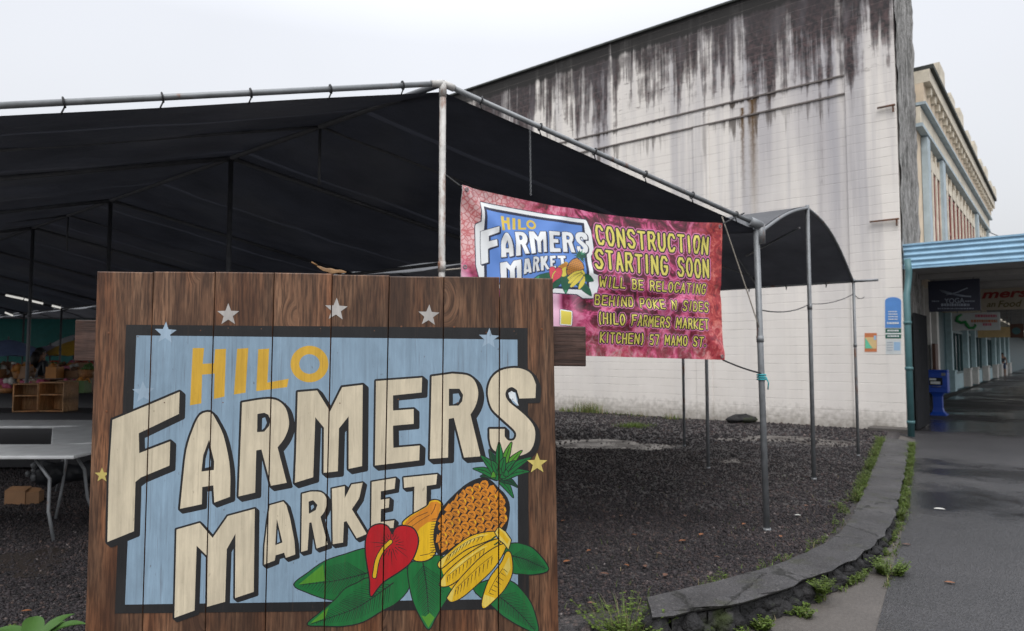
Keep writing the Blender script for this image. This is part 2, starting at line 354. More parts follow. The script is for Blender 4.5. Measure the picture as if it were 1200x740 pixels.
def asphalt_mat():
    t = NT('wet_asphalt'); a = t.noise(.55, None, 6, .65); b = t.noise(38, None, 5, .7); d = t.vor(95); g = t.vor(95, out='Color'); s = t.noise(.30, None, 5, .6)
    col = t.ramp(a, [(.3, (.018, .0175, .019)), (.55, (.030, .029, .031)), (.75, (.046, .044, .046))])
    gr = t.sep(g)[0]; mm = t.n('MixRGB'); mm.blend_type = 'MULTIPLY'; mm.inputs[0].default_value = 1; t.l(col, mm.inputs[1]); t.l(t.mapr(gr, 0, 1, .55, 1.5), mm.inputs[2]); col = mm.outputs[0]
    col = t.mix(t.ramp(b, [(.50, 0), (.7, .5)]), col, (.085, .082, .082))
    col = t.mix(t.ramp(t.noise(14, None, 4), [(.60, 0), (.68, .5)]), col, (.03, .029, .03))
    x, y, z = t.sep(); q = t.math('ADD', t.math('MULTIPLY', x, D2.x), t.math('MULTIPLY', y, D2.y)); fr = t.math('ABSOLUTE', t.math('SUBTRACT', t.math('FRACT', t.math('DIVIDE', t.math('ADD', q, t.math('MULTIPLY', t.math('SUBTRACT', b, .5), .03)), 2.9)), .5))
    col = t.mix(t.ramp(fr, [(.0, .6), (.004, 0)]), col, (.022, .022, .02))
    cr = t.vor(.35, None, feat='DISTANCE_TO_EDGE'); nz = t.noise(5, None, 5)
    ck = t.math('MULTIPLY', t.ramp(t.math('ADD', cr, t.math('MULTIPLY', t.math('SUBTRACT', nz, .5), .09)), [(.0, .6), (.006, 0)]), t.ramp(a, [(.45, 0), (.6, 1)]))
    col = t.mix(ck, col, (.02, .02, .02))
    wet = t.ramp(t.math('ADD', s, t.math('MULTIPLY', t.math('SUBTRACT', b, .5), .12)), [(.44, 0), (.56, 1)]); r = t.mapr(wet, 0, 1, .5, .09)
    col = t.mix(t.math('MULTIPLY', wet, .5), col, (.024, .023, .025))
    return t.set(col, r, t.math('MULTIPLY', t.math('ADD', b, t.math('MULTIPLY', d, 1.2)), t.mapr(wet, 0, 1, 1, .16)), .65, .010, spec=.5)
M['asphalt'] = asphalt_mat()
def gravel_ground():
    t = NT('lava_gravel'); v = t.vor(42); v2 = t.vor(85); c = t.vor(42, out='Color'); a = t.noise(.8, None, 5); w = t.noise(.35, None, 4, .6)
    s = t.sep(c)[0]
    col = t.ramp(s, [(0, (.015, .014, .015)), (.5, (.036, .033, .035)), (.85, (.062, .054, .054)), (.97, (.10, .075, .068))])
    col = t.mix(t.ramp(a, [(.45, 0), (.7, .6)]), col, (.035, .026, .022))
    h = t.math('ADD', t.math('MULTIPLY', v, -1), t.math('MULTIPLY', v2, -.5))
    # rain-soaked patches lie flatter and shine
    soak = t.ramp(w, [(.55, 0), (.66, 1)])
    return t.set(t.mix(t.math('MULTIPLY', soak, .4), col, (.02, .018, .018)), t.mapr(soak, 0, 1, .6, .3), h, .9, .022, spec=.45)
M['gravel'] = gravel_ground()
M['earth'] = plain('far_ground', (.07, .068, .062), .9, .4, .3)

def resample(pts, n):
    pts = [Vector(p) for p in pts]; L = [0]
    for a, b in zip(pts, pts[1:]): L.append(L[-1] + (b - a).length)
    out = []
    for i in range(n):
        d = L[-1] * i / (n - 1); k = 0
        while k < len(L) - 2 and L[k + 1] < d: k += 1
        f = (d - L[k]) / max(L[k + 1] - L[k], 1e-6); out.append(pts[k].lerp(pts[k + 1], f))
    return out
def smoothp(pts, it=2):
    for _ in range(it): pts = [pts[0]] + [(pts[i - 1] + pts[i] * 2 + pts[i + 1]) / 4 for i in range(1, len(pts) - 1)] + [pts[-1]]
    return pts
INN = [(758, 699), (810, 690), (860, 681), (921, 663), (973, 639), (994, 618), (1010, 582), (1026, 541), (1036, 513)]
OUT = [(765, 722), (815, 718), (860, 711), (913, 697), (957, 679), (1000, 662), (1030, 642), (1044, 621), (1052, 598), (1060, 560), (1067, 517)]
NW = 84
def kerb_z(i): return .19 - .13 * (i / (NW - 1)) ** .8
def poly_at(pts):
    p = [gnd(x, y, .19 - .13 * (k / (len(pts) - 1)) ** .8) for k, (x, y) in enumerate(pts)]
    p = smoothp(resample([Vector((q.x, q.y, 0)) for q in p], NW), 3); return p
KI, KO = poly_at(INN), poly_at(OUT)
KC = [(a + b) / 2 for a, b in zip(KI, KO)]
# lot boundary: the kerb line, carried on to the left below the frame
BND = [Vector((-40, 1.6, 0)), Vector((-8, 2.4, 0)), Vector((-1, 3.45, 0))] + KC + [W0 + D2 * .3 + D1 * .15]
BA = np.array([[p.x, p.y] for p in BND])
def bdist(P):                                    # distance to the boundary and side (+ = inside the lot)
    P = np.asarray(P); best = np.full(len(P), 1e9); side = np.zeros(len(P))
    for a, b in zip(BA[:-1], BA[1:]):
        ab = b - a; tt = np.clip(((P - a) @ ab) / (ab @ ab), 0, 1); q = a + tt[:, None] * ab
        dd = np.hypot(*(P - q).T); cr = ab[0] * (P[:, 1] - a[1]) - ab[1] * (P[:, 0] - a[0])
        up = dd < best; best[up] = dd[up]; side[up] = np.sign(cr[up])
    return best, side
def lot_z(P):
    d, sd_ = bdist(P); P = np.asarray(P)
    near = np.exp(-np.maximum(d - .2, 0) / .45) * .10 * np.clip((P[:, 0] + 1.5) / 2, 0, 1) * np.clip((14 - P[:, 1]) / 7, .25, 1)
    und = .012 * np.sin(P[:, 0] * 1.3 + P[:, 1] * .7) + .010 * np.sin(P[:, 0] * .6 - P[:, 1] * 1.7)
    return np.where(sd_ > 0, .012 + near + und * np.clip(d / 2, 0, 1), -.08)
mb = MB(); mb.add([(-900, -900, -.12), (900, -900, -.12), (900, 900, -.12), (-900, 900, -.12)], [(0, 1, 2, 3)])
tag(mb.build('ground', M['earth']), kind='structure')
xs = np.concatenate([np.arange(-40, -6, 1.0), np.arange(-6, 9.01, .12)]); ys = np.concatenate([np.arange(1.0, 16, .12), np.arange(16, 60.1, 1.0)])
XX, YY = np.meshgrid(xs, ys); ZZ = lot_z(np.stack([XX.ravel(), YY.ravel()], 1)).reshape(XX.shape)
mb = MB(); mb.grid([[(XX[i, j], YY[i, j], ZZ[i, j]) for j in range(len(xs))] for i in range(len(ys))])
tag(mb.build('gravel_lot', M['gravel']), kind='structure')
# concrete apron in front, then the asphalt sidewalk along the street
mb = MB(); A_ = [(p.x, p.y, -.004) for p in BND]
far = [(W0 + D2 * 150), (W0 + D2 * 150 - D1 * 6.5), Vector((12, -14, 0)), Vector((-40, -14, 0))]
bm_pts = [Vector(a) for a in A_] + [Vector((p.x, p.y, -.004)) for p in far]
tri = tessellate_polygon([[Vector((p.x, p.y, 0)) for p in bm_pts]]); mb.add(bm_pts, [tuple(t) for t in tri])
o = mb.build('apron', M['concrete']); tag(o, kind='structure')
ab = [gnd(1030, 770), gnd(1040, 690), gnd(1058, 622), gnd(1064, 590), gnd(1069, 545), gnd(1073, 515)]
ab[0] = ab[1] + (ab[1] - ab[2]).normalized() * 9
pts = ab + [st(.5, .7), st(150, 2.5), st(150, -5.2), st(-30, -5.2)]
pts = [Vector((p.x, p.y, .004)) for p in pts]; mb = MB()
mb.add(pts, [tuple(t) for t in tessellate_polygon([pts])]); tag(mb.build('sidewalk', M['asphalt']), kind='structure')
mb = MB(); q = [st(-60, -5.35), st(110, -5.35), st(110, -17), st(-60, -17)]; mb.add([(p.x, p.y, -.1) for p in q], [(0, 1, 2, 3)])
tag(mb.build('road', M['asphalt']), kind='structure')
mb = MB(); mb.obox(st(-60, -5.2, -.13), D2 * 160, -D1 * .15, UP * .14); tag(mb.build('kerb', M['concrete']), kind='structure')

# low lava-stone kerb wall that curves round the lot
def slab_mat():
    t = NT('kerb_concrete'); a = t.noise(2, None, 6, .6); b = t.noise(60, None, 3)
    col = t.ramp(a, [(.3, (.026, .025, .026)), (.5, (.050, .048, .050)), (.75, (.085, .082, .082))]); col = t.mix(t.ramp(b, [(.6, 0), (.75, .4)]), col, (.05, .05, .045))
    col = t.mix(t.ramp(t.noise(5, None, 6, .65), [(.54, 0), (.68, .6)]), col, (.032, .035, .017)); pit = t.ramp(t.noise(90, None, 3), [(.36, .7), (.44, 0)]); col = t.mix(pit, col, (.015, .015, .014))
    ck = t.ramp(t.math('ADD', t.vor(1.1, None, feat='DISTANCE_TO_EDGE'), t.math('MULTIPLY', t.math('SUBTRACT', t.noise(9, None, 5), .5), .10)), [(0, .85), (.012, 0)]); col = t.mix(ck, col, (.012, .012, .011))
    ag = t.ramp(t.noise(45, None, 4), [(.58, 0), (.66, .4)]); col = t.mix(ag, col, (.13, .125, .12))
    return t.set(col, t.mapr(a, .3, .7, .5, .8), t.math('ADD', t.math('ADD', a, t.math('MULTIPLY', b, 1.2)), t.math('MULTIPLY', ck, -1)), .8, .012, spec=.35)
M['slab'] = slab_mat()
def lava_mat():
    t = NT('lava_rock'); a = t.noise(7, None, 6, .65); b = t.noise(40, None, 4)
    col = t.ramp(a, [(.35, (.008, .008, .009)), (.6, (.026, .025, .026)), (.78, (.055, .053, .05))])
    col = t.mix(t.ramp(t.noise(4, None, 5), [(.55, 0), (.68, .75)]), col, (.03, .042, .009))
    return t.set(col, .75, t.math('ADD', a, b), .9, .03, spec=.3)
M['lava'] = lava_mat()
kw = thing('low_wall', 'low curved lava stone wall with grey concrete top edging the gravel lot', 'low wall', KC[0])
rows = []
for i in range(NW):
    a, b, z = KI[i], KO[i], kerb_z(i); n = (b - a).normalized()
    j = .014 * math.sin(i * 1.7) + random.uniform(-.018, .012); b = b + n * random.uniform(-.016, .010); a = a + n * random.uniform(-.012, .012)
    rows.append([a - n * .03 + UP * -.1, a + UP * (z - .03), a + n * .012 + UP * z, a.lerp(b, .33) + UP * (z + random.uniform(-.004, .007)), a.lerp(b, .68) + UP * (z + random.uniform(-.004, .007)), b - n * (.012 + random.uniform(0, .02)) + UP * (z + random.uniform(-.012, .002)), b + n * j + UP * (z - .016), b + n * (j - .02) + UP * (z - .034), b - n * .06 + UP * (z - .04)])
mb = MB(); mb.grid(rows, 0, False)
for e in (0, NW - 1): mb.add(rows[e], [tuple(range(9)) if e == 0 else tuple(range(9))[::-1]])
mb.build('top_slab', M['slab'], kw)
def blob(mb, c, r, seed, n=7, squash=(1, 1, 1), mi=0):
    rg = random.Random(seed); ph = [rg.uniform(0, 6.28) for _ in range(6)]; P = []
    for i in range(n):
        th = math.pi * i / (n - 1); row = []
        for k in range(n + 3):
            w = 2 * math.pi * k / (n + 2)
            d = Vector((math.sin(th) * math.cos(w), math.sin(th) * math.sin(w), math.cos(th)))
            q = 1 + .16 * math.sin(3 * d.x + ph[0]) + .13 * math.sin(4 * d.y + ph[1]) + .12 * math.sin(5 * d.z + ph[2]) + .06 * math.sin(9 * d.x + 7 * d.y + ph[3])
            row.append(c + Vector((d.x * squash[0], d.y * squash[1], d.z * squash[2])) * r * q)
        P.append(row)
    mb.grid(P, mi, True, True)
mb = MB()
for i in range(NW - 1):
    z = kerb_z(i) - .06; n = (KO[i] - KI[i]).normalized(); seg = KO[i + 1] - KO[i]
    mb.obox(KI[i] - UP * .1 + n * .02, (KO[i] - KI[i]) - n * .06, KI[i + 1] - KI[i], UP * (z + .112))
    for k in range(5):
        r = random.uniform(.04, .10); p = KO[i] + seg * random.random() + n * random.uniform(-.085, -.06) + UP * random.uniform(-.01, max(z - .03, .01))
        r = min(r, max(z * .6, .03)); blob(mb, p, r, i * 7 + k, 8, (1.2, 1.0, .8))
# rounded near end
for k in range(14):
    blob(mb, KI[0].lerp(KO[0], random.random()) - (KC[1] - KC[0]).normalized() * random.uniform(-.02, .05) + UP * random.uniform(0, .11), random.uniform(.04, .07), 900 + k)
mb.build('stone_face', M['lava'], kw)

# ------------------------------------------------------------------ white block building
WH = zat(1045, -58, W0); WL = 27.0
wb = thing('concrete_building', 'tall white block building streaked with black grime above the tents', 'building', mat=frame(W0, D1, -D2, UP))
def wp(t, o, z): return W0 + D1 * t - D2 * o + UP * z
mb = MB(); mb.obox(wp(.0, 0, -.1), D1 * WL, D2 * 2.2, UP * (WH + .1)); mb.build('wall', M['wall'], wb)
mb = MB(); mb.obox(wp(0, .06, 0), D1 * .98, D2 * .058, UP * (WH + .02)); mb.build('pilaster', M['wall'], wb, bevel=.01)
mb = MB(); mb.obox(wp(4.15, .022, 0), D1 * .42, D2 * .020, UP * 7.7); mb.build('pilaster', M['wall'], wb, bevel=.01)
mb = MB(); mb.obox(wp(13, .022, 0), D1 * .42, D2 * .020, UP * 7.7); mb.build('pilaster', M['wall'], wb, bevel=.01)
mb = MB()
for z in (7.36, 7.78):
    mb.obox(wp(1.0, .028, z), D1 * (WL - 1), D2 * .026, UP * .035)
mb.build('string_course', M['grime'], wb)
mb = MB(); mb.obox(wp(-.03, .07, WH + .002), D1 * (WL + .03), D2 * 2.3, UP * .05); mb.build('parapet_cap', M['rim'], wb)
mb = MB(); P = []
for i in range(70):
    z = WH * i / 69; P.append([st(2.25 * j / 14, 0, z) - D1 * (.03 + .012 * math.sin(i * .9 + j * 1.3) + random.uniform(-.012, .012)) + (D2 * .02) for j in range(15)])
mb.grid(P); mb.build('street_face', M['rubble'], wb)
for z, ln in ((6.85, .34), (4.42, .55)):
    mb = MB(); mb.obox(wp(.0, .10, z), D1 * ln, -D2 * .05, UP * .03)
    mb.obox(wp(.03, .10, z - .128), D1 * .03, -D2 * .03, UP * .125)
    mb.build('bracket', M['bracket'], wb)
mb = MB(); p = wp(-.02, .03, 0)
mb.obox(wp(-.1, .08, -.05), D1 * .75, -D2 * .35, UP * .16); mb.build('corner_step', M['concrete'], wb, bevel=.02)
pipe = thing('downspout', 'dark teal downspout at the corner of the white building', 'downpipe', gnd(1068, 512))
P0 = gnd(1068, 512); zt = zat(1068, 345, P0)
mb = MB(); mb.tube([P0, P0 + UP * (zt), P0 + UP * (zt + .12) + D2 * .12, P0 + UP * (zt + .45) + D2 * .2 - D1 * .02, P0 + UP * (zt + .72) + D2 * .2], .062, 12); mb.build('pipe', M['teal_pipe'], pipe)
for z in (.25, 1.3, 2.2):
    mb = MB(); mb.lathe(P0 + UP * z, [(.06, 0), (.074, .003), (.074, .06), (.06, .063)], 12); mb.build('clamp', M['teal_pipe'], pipe)

# ------------------------------------------------------------------ street row beyond it
cb = thing('shop_building', 'cream two storey building with red window frames and blue awning', 'building', mat=frame(st(2.25, 0), D2, D1, UP))
ZA0, ZA1 = zat(1060, 313, W0), zat(1060, 288, W0)
CH = 8.35; SE = 20.3
mb = MB(); mb.obox(st(2.26, .01, ZA0), D2 * (SE - 2.26), D1 * 9, UP * (CH - ZA0 - .3)); mb.build('wall', M['cream'], cb)
mb = MB(); mb.obox(st(2.26, 1.5, -.1), D2 * 125, D1 * 8, UP * (ZA0 + .08)); mb.build('shop_wall', M['teal_wood'], cb)
mb = MB(); mb.obox(st(SE + .02, .3, ZA0 + .1), D2 * 104, D1 * 8, UP * .9); mb.build('parapet', M['palecream'], cb)
def strip(name, s0, s1, n0, dep, z0, z1, m, bev=0): 
    mb = MB(); mb.obox(st(s0, n0, z0), D2 * (s1 - s0), -D1 * dep, UP * (z1 - z0)); return mb.build(name, m, cb, bevel=bev)
strip('cornice', 2.28, SE + .2, 0, .34, CH - .30, CH, M['palecream'])
strip('cornice', 2.28, SE + .1, 0, .42, CH + .003, CH + .1, M['rim'])
strip('cornice', 2.28, SE + .1, 0, .20, CH - .75, CH - .303, M['cream'])
strip('cornice', 2.28, SE + .1, 0, .24, CH - .82, CH - .753, M['blue_trim'])
strip('cornice', 2.28, SE + .1, 0, .12, CH - 1.25, CH - .853, M['palecream'])
strip('cornice', 2.28, SE + .1, 0, .16, CH - 1.34, CH - 1.253, M['blue_trim'])
for k in range(9):
    s = 3.4 + k * 2.02; strip('merlon', s, s + .9, -.18, .235, CH + .102, CH + .36 + (.16 if k % 2 == 0 else 0), M['palecream'])
for k in range(26):
    s = 2.7 + k * .68; strip('corbel', s, s + .2, -.20, .10, CH - .5, CH - .31, M['palecream'])
for s0, w in ((3.1, .42), (5.75, .5), (14.9, .5), (19.4, .5)): strip('pilaster', s0, s0 + w, 0, .14, ZA1 - .1, CH - 1.39, M['blue_trim'])
ws = [3.65, 4.35, 5.05] + [6.5 + k * .93 for k in range(9)] + [15.7 + k * .95 for k in range(4)]
for s in ws:
    mb = MB(); z0, z1, wd = ZA1 + .05, 6.35, .58
    mb.obox(st(s, 0, z0), D2 * .09, -D1 * .035, UP * (z1 - z0)); mb.obox(st(s + wd - .09, 0, z0), D2 * .09, -D1 * .035, UP * (z1 - z0))
    for z in (z0, z0 + (z1 - z0) * .5, z1 - .1): mb.obox(st(s + .092, 0, z), D2 * (wd - .184), -D1 * .03, UP * .09)
    w = mb.build('window', M['red_frame'], cb)
    mb = MB(); mb.obox(st(s + .093, 0, z0 + .093), D2 * (wd - .186), -D1 * .012, UP * (z1 - z0 - .2)); mb.build('pane', M['glass'], w, bevel=0)
    mb = MB(); P = [st(s - .02, 0, z1 + .01) - D1 * .065, st(s + wd + .02, 0, z1 + .01) - D1 * .065]
    for k in range(9):
        a = math.pi * k / 8; P.append(st(s + wd / 2 + math.cos(a) * wd * .53, 0, z1 + .02 + math.sin(a) * .32) - D1 * .065)
    mb.add(P, [tuple(range(len(P)))])
    mb.obox(st(s, 0, z1 + .02), D2 * wd, -D1 * .06, UP * .2); mb.build('arch_head', M['palecream'], w)
for s in ws: strip('pier', s + .60, s + .84, 0, .062, ZA1 - .1, 6.9, M['palecream'])
# awning over the sidewalk: corrugated fascia, soffit, roof
AW0, AW1, AWN = .15, 100.0, -3.7
def corr(p, along, z0, z1, outw, n=4):
    rows = []; m = n * 12
    for i in range(m + 1):
        z = z0 + (z1 - z0) * i / m; d = .017 * math.sin(2 * math.pi * n * i / m)
        rows.append([p + UP * z + outw * (.03 + d), p + along + UP * z + outw * (.03 + d)])
    return rows
aw = MB(); aw.grid(corr(st(AW0, .02), -D1 * 3.75, ZA0, ZA1, -D2, 4)); aw.grid(corr(st(AW0, AWN), D2 * (AW1 - AW0), ZA0, ZA1, -D1, 4), flip=True)
aw.obox(st(AW0 - .05, .02, ZA1 + .002), D2 * .12, -D1 * 3.8, UP * .035); aw.obox(st(AW0 - .05, .02, ZA0 - .04), D2 * .12, -D1 * 3.8, UP * .037)
fas = aw.build('awning', M['awning_blue'], cb)
mb = MB(); mb.obox(st(AW0 + .08, .0, ZA0 + .02), D2 * (AW1 - AW0 - .1), -D1 * 3.66, UP * .05); mb.build('soffit', M['soffit'], fas)
mb = MB(); mb.obox(st(AW0 + .05, -.01, ZA1 - .06), D2 * (AW1 - AW0 - .1), -D1 * 3.66, UP * .05); mb.build('awning_roof', M['roofing'], fas)
mb = MB()
for k in range(16): mb.obox(st(2.0 + k * 2.8, -.02, ZA0 - .10), D2 * .1, -D1 * 3.6, UP * .115)
mb.build('joist', M['soffit'], fas)
# entrance bay and recessed shop fronts
def sp(px, n, py=470):                          # distance along the street of a pixel column on plane n
    p = on_plane(px, py, st(0, n), D1); return (p - W0).dot(D2)
strip('door', .55, 2.2, -.085, .03, 0.02, 2.5, M['dark_door'])
strip('door', 2.3, 4.7, .45, .05, 0.02, 2.6, M['dark_door'])
strip('transom', 2.3, 4.7, .47, .05, 2.62, ZA0, M['dark_door'])
for px, w, m in ((1080, .07, 'white_paint'), (1086.5, .22, 'white_paint'), (1095, .36, 'white_paint')):
    s = sp(px, .4); strip('post', s, s + w, .45, .18, 0.01, ZA0, M[m])
s = sp(1099.5, .4)
strip('side_wall', s - .2, s + .1, 1.5, 1.05, 0.01, ZA0, M['teal_wood'])
strip('brown_panel', sp(1089, .3), sp(1089, .3) + .5, .2, .08, .02, 1.9, M['brown_panel'])
for px, w in ((1115, .55), (1134, .6), (1143, .5), (1156, .9), (1167, 1.0), (1172.5, 1.2), (1178, 1.5), (1183, 1.8)):
    s = sp(px, 1.4) - w / 2
    p = strip('column', s, s + w, 1.5, .22, .02, ZA0, M['pale_teal'])
    mb = MB(); mb.obox(st(s - .06, 1.5, .02), D2 * (w + .12), -D1 * .30, UP * .85); mb.obox(st(s - .08, 1.5, .873), D2 * (w + .16), -D1 * .33, UP * .06); mb.build('plinth', M['white_paint'] if px > 1125 else M['pale_teal'], p)
sl = [(sp(a, 1.4), sp(b, 1.4)) for a, b in ((1118, 1131), (1137, 1141), (1146, 1153), (1159, 1165), (1169, 1171.5))]
for a, b in sl:
    a += .1; b -= .1
    mb = MB(); n_ = max(2, int((b - a) / 1.3)); 
    mb.obox(st(a, 1.5, .72), D2 * (b - a), -D1 * .1, UP * .1); mb.obox(st(a, 1.5, 2.6), D2 * (b - a), -D1 * .1, UP * .1)
    for k in range(n_ + 1): mb.obox(st(a + (b - a - .09) * k / n_, 1.5, .822), D2 * .09, -D1 * .09, UP * 1.776)
    w = mb.build('window', M['teal_pipe'], cb)
    mb = MB(); mb.obox(st(a + .02, 1.5, .83), D2 * (b - a - .04), -D1 * .03, UP * 1.76); mb.build('pane', M['glass'], w)
    strip('stall_riser', a, b, 1.5, .08, .02, .71, M['pale_teal'])

# ------------------------------------------------------------------ market tents
A0 = gnd(899, 628); HA = zat(889, 265, A0)
C0 = gnd(1006, 538); HC = zat(1003, 327, C0)
B0 = gnd(954, 565); HB = zat(958, 239, B0)
H_R = HB                                              # ridge height, same for both tents
_r = ray(519, 98); k_ = (H_R - EYE) / _r.z; D0 = EYEV + _r * k_; D0.z = 0
def lz(p): return float(lot_z([[p.x, p.y]])[0])
ER = (A0 - D0); EL = -ER
_p = on_plane(0, 124, D0, Vector((-ER.y, ER.x, 0))); _k = (_p - D0).xy.length / ER.xy.length; HL = H_R + (_p.z - H_R) / _k
#                             # gable line, right and left of the ridge post
SPC = 2.95; NB = 13
_n = Vector((-ER.y, ER.x, 0)); _n = _n / _n.dot(D1); M['canopy'] = fabric_mat('canopy_fabric', (.030, .032, .038), (_n.x, _n.y, 1.83))

t1 = thing('market_tent', 'large black canopy tent with wide low gable and pipe frame over the gravel lot', 'tent', D0)
def canopy(prof, nb, drop, mat, parent, sag=.04, seed=1, ext=0.0, name='canopy'):
    """prof: function w(0..1) -> (plan offset, height); runs along D1 in bays"""
    rows = []; n = nb * 10; rg = random.Random(seed); ph = [rg.uniform(0, 6) for _ in range(40)]
    M_ = 28
    for i in range(n + 1):
        q = i / 10; fb = q - math.floor(q); sg = sag * (4 * fb * (1 - fb)); row = []
        for j in range(M_ + 1):
            w = j / M_; o, z = prof(w)
            edge = min(w, 1 - w) * 2; f = math.sin(math.pi * min(1, max(0, edge)))
            sc = .010 * math.sin(j * 1.9 + ph[int(q) % 40]) * (1 - abs(2 * fb - 1)) + .012 * math.sin(i * 1.1 + j * .8)
            dq = drop if drop < .04 else drop - (drop + .03) * min(1, q / .35)
            row.append(o + D1 * (SPC * q) + UP * (z - dq - sg * (.35 + .65 * f) * min(1, q + .25) + sc * min(1, q + .2)))
        rows.append(row)
    mb = MB(); mb.grid(rows); o = mb.build(name, mat, parent); return o
def prof_main(w):
    if w < .5: k = 1 - w * 2; return D0 + EL * k, H_R + (HL - H_R) * k
    k = w * 2 - 1; return D0 + ER * k, H_R + (HA - H_R) * k
canopy(prof_main, NB, .06, M['canopy'], t1)
PR = .024
def post(p, h, m, parent, r=PR, lean=Vector()):
    z = lz(p); b = Vector((p.x, p.y, z - .05)); mb = MB(); top = Vector((p.x, p.y, h)) + lean
    mb.tube([b, b.lerp(top, .5), top], r, 10)
    for zz in (.62,): mb.tube([b.lerp(top, zz), b.lerp(top, zz + .02)], r * 1.18, 10)
    mb.tube([b + UP * .04, b + UP * .075], r * 1.25, 10)
    return mb.build('post', m, parent)
def pole(a, b, m, parent, r=PR, name='rafter'):
    mb = MB(); mb.tube([a, a.lerp(b, .5), b], r, 8); return mb.build(name, m, parent)
TOPD = D0 + UP * H_R; TOPA = A0 + UP * HA
post(D0, H_R, M['white_pipe'], t1, .0235)
post(A0, HA, M['galv'], t1, .028, (gnd(889, 628, 0) - A0) * .55)
for k in range(1, NB + 1):
    p = D0 + D1 * SPC * k; post(p, H_R, M['dark_pipe'], t1)
    if k <= 7: post(p + ER, HA, M['dark_pipe'], t1)
    post(p + EL, HL, M['dark_pipe'], t1)
post(D0 + EL, HL, M['galv'], t1)
dr = UP * .02
for k in range(NB + 1):
    b = D0 + D1 * SPC * k; m = M['galv'] if k == 0 else M['dark_pipe']; r = .0195 if k == 0 else PR
    for e, he in ((ER, HA), (EL, HL)): pole(b + UP * H_R, b + e + UP * he, m, t1, r)
    # slighter rafters half way along each bay, a short strut hanging from the ridge there
    if k in (0, 2):
        b2 = b + D1 * SPC * .5
        for e, he in ((ER, HA), (EL, HL)): pole(b2 + UP * H_R, b2 + e + UP * he, M['dark_pipe'], t1, .013)
        pole(b2 + UP * H_R, b2 + UP * (H_R - .5), M['dark_pipe'], t1, .012, 'strut')
pole(TOPD, TOPD + D1 * SPC * NB, M['dark_pipe'], t1, PR, 'ridge_pole')
for e, he in ((ER, HA), (EL, HL)): pole(D0 + e + UP * he, D0 + e + UP * he + D1 * SPC * NB, M['dark_pipe'], t1, PR, 'eave_pole')
# joints and the bungee balls that hold the fabric under the front pipes
mb = MB()
for p, d, he in ((TOPD, ER, HA), (TOPD, EL, HL)):
    d = (d + UP * (he - H_R)).normalized(); mb.tube([p, p + d * .09], .026, 10)
mb.tube([TOPD - UP * .10, TOPD + UP * .005], .028, 10); mb.build('pipe_joint', M['white_pipe'], t1)
mb = MB(); d = (-ER + UP * (H_R - HA)).normalized(); mb.tube([TOPA, TOPA + d * .14], .042, 10); mb.tube([TOPA - UP * .16, TOPA + UP * .015], .04, 10); mb.build('pipe_joint', M['galv'], t1)
for e, he in ((ER, HA), (EL, HL)):
    for i in range(6):
        k = (i + .6) / 6.2; c = D0 + e * k + UP * (H_R + (he - H_R) * k); d = (e + UP * (he - H_R)).normalized(); s_ = d.cross(UP).normalized(); u_ = s_.cross(d)
        mb = MB(); P = [c + (s_ * math.cos(a) + u_ * math.sin(a)) * .028 for a in [2 * math.pi * q / 12 for q in range(13)]]
        mb.tube(P, .006, 5, 0, False); mb.tube([c - u_ * .024, c - u_ * .07 + d * .03], .005, 5)
        mb.build('fabric_tie', M['black_cord'], t1)

t2 = thing('market_tent', 'smaller grey black canopy tent with arched end beside the white building', 'tent', B0)
EB = B0 - A0; 
def prof_2(w):
    if w < .5: k = w * 2; return A0.lerp(B0, k), HA + .0 + (H_R - HA) * k + .05 * math.sin(math.pi * k)
    k = w * 2 - 1; return B0.lerp(C0, k), H_R + (HC - H_R) * k + .20 * math.sin(math.pi * k)
canopy(prof_2, NB, .03, M['canopy2'], t2, .05, 5)
TB, TC = B0 + UP * H_R, C0 + UP * HC
post(B0, H_R - .02, M['galv'], t2, .026); post(C0, HC, M['galv'], t2, .022)
for px, py, h in ((802, 524, H_R - .1), (830, 549, HC)):
    post(gnd(px, py), h, M['galv'], t2, .024)
for k in range(2, NB + 1):
    post(C0 + D1 * SPC * k, HC, M['dark_pipe'], t2)
def arc(a, b, bul, lift=-.055): return [a.lerp(b, i / 10) + UP * (bul * math.sin(math.pi * i / 10) + lift) for i in range(11)]
for k in range(NB + 1):
    o_ = D1 * SPC * k
    mb = MB(); mb.tube(arc(TOPA + o_, TB + o_, .05), .018, 8); mb.build('rafter', M['dark_pipe'] if k else M['galv'], t2)
    mb = MB(); mb.tube(arc(TB + o_, TC + o_, .20), .018, 8); mb.build('rafter', M['dark_pipe'] if k else M['galv'], t2)
pole(TB - UP * .06, TB - UP * .06 + D1 * SPC * NB, M['galv'], t2, .02, 'ridge_pole')
pole(TC - UP * .04, TC - UP * .04 + D1 * SPC * NB, M['galv'], t2, .02, 'eave_pole')
pole(TC - UP * .04, TC - UP * .04 - D1 * .35, M['galv'], t2, .02, 'eave_pole')
pole(TC + D1 * SPC * .5 + UP * .35 + (B0 - C0) * .4, TC + D1 * SPC * .5 - UP * .05, M['galv'], t2, .014, 'brace')
pole(TB + D1 * SPC * .9 - UP * .1, TC + D1 * SPC * .45 + UP * .05, M['galv'], t2, .014, 'brace')
pole(TC + D1 * 1.2 + (B0 - C0) * .55 + UP * .32, TB + D1 * .1 - UP * .3, M['galv'], t2, .014, 'brace')
for i in range(8):
    mb = MB(); c = TC + D1 * (.4 + i * .62) - UP * .06
    mb.tube([c + UP * .09, c - D2 * .03, c - UP * .05, c + D2 * .03, c + UP * .09], .006, 5); mb.build('fabric_tie', M['black_cord'], t2)
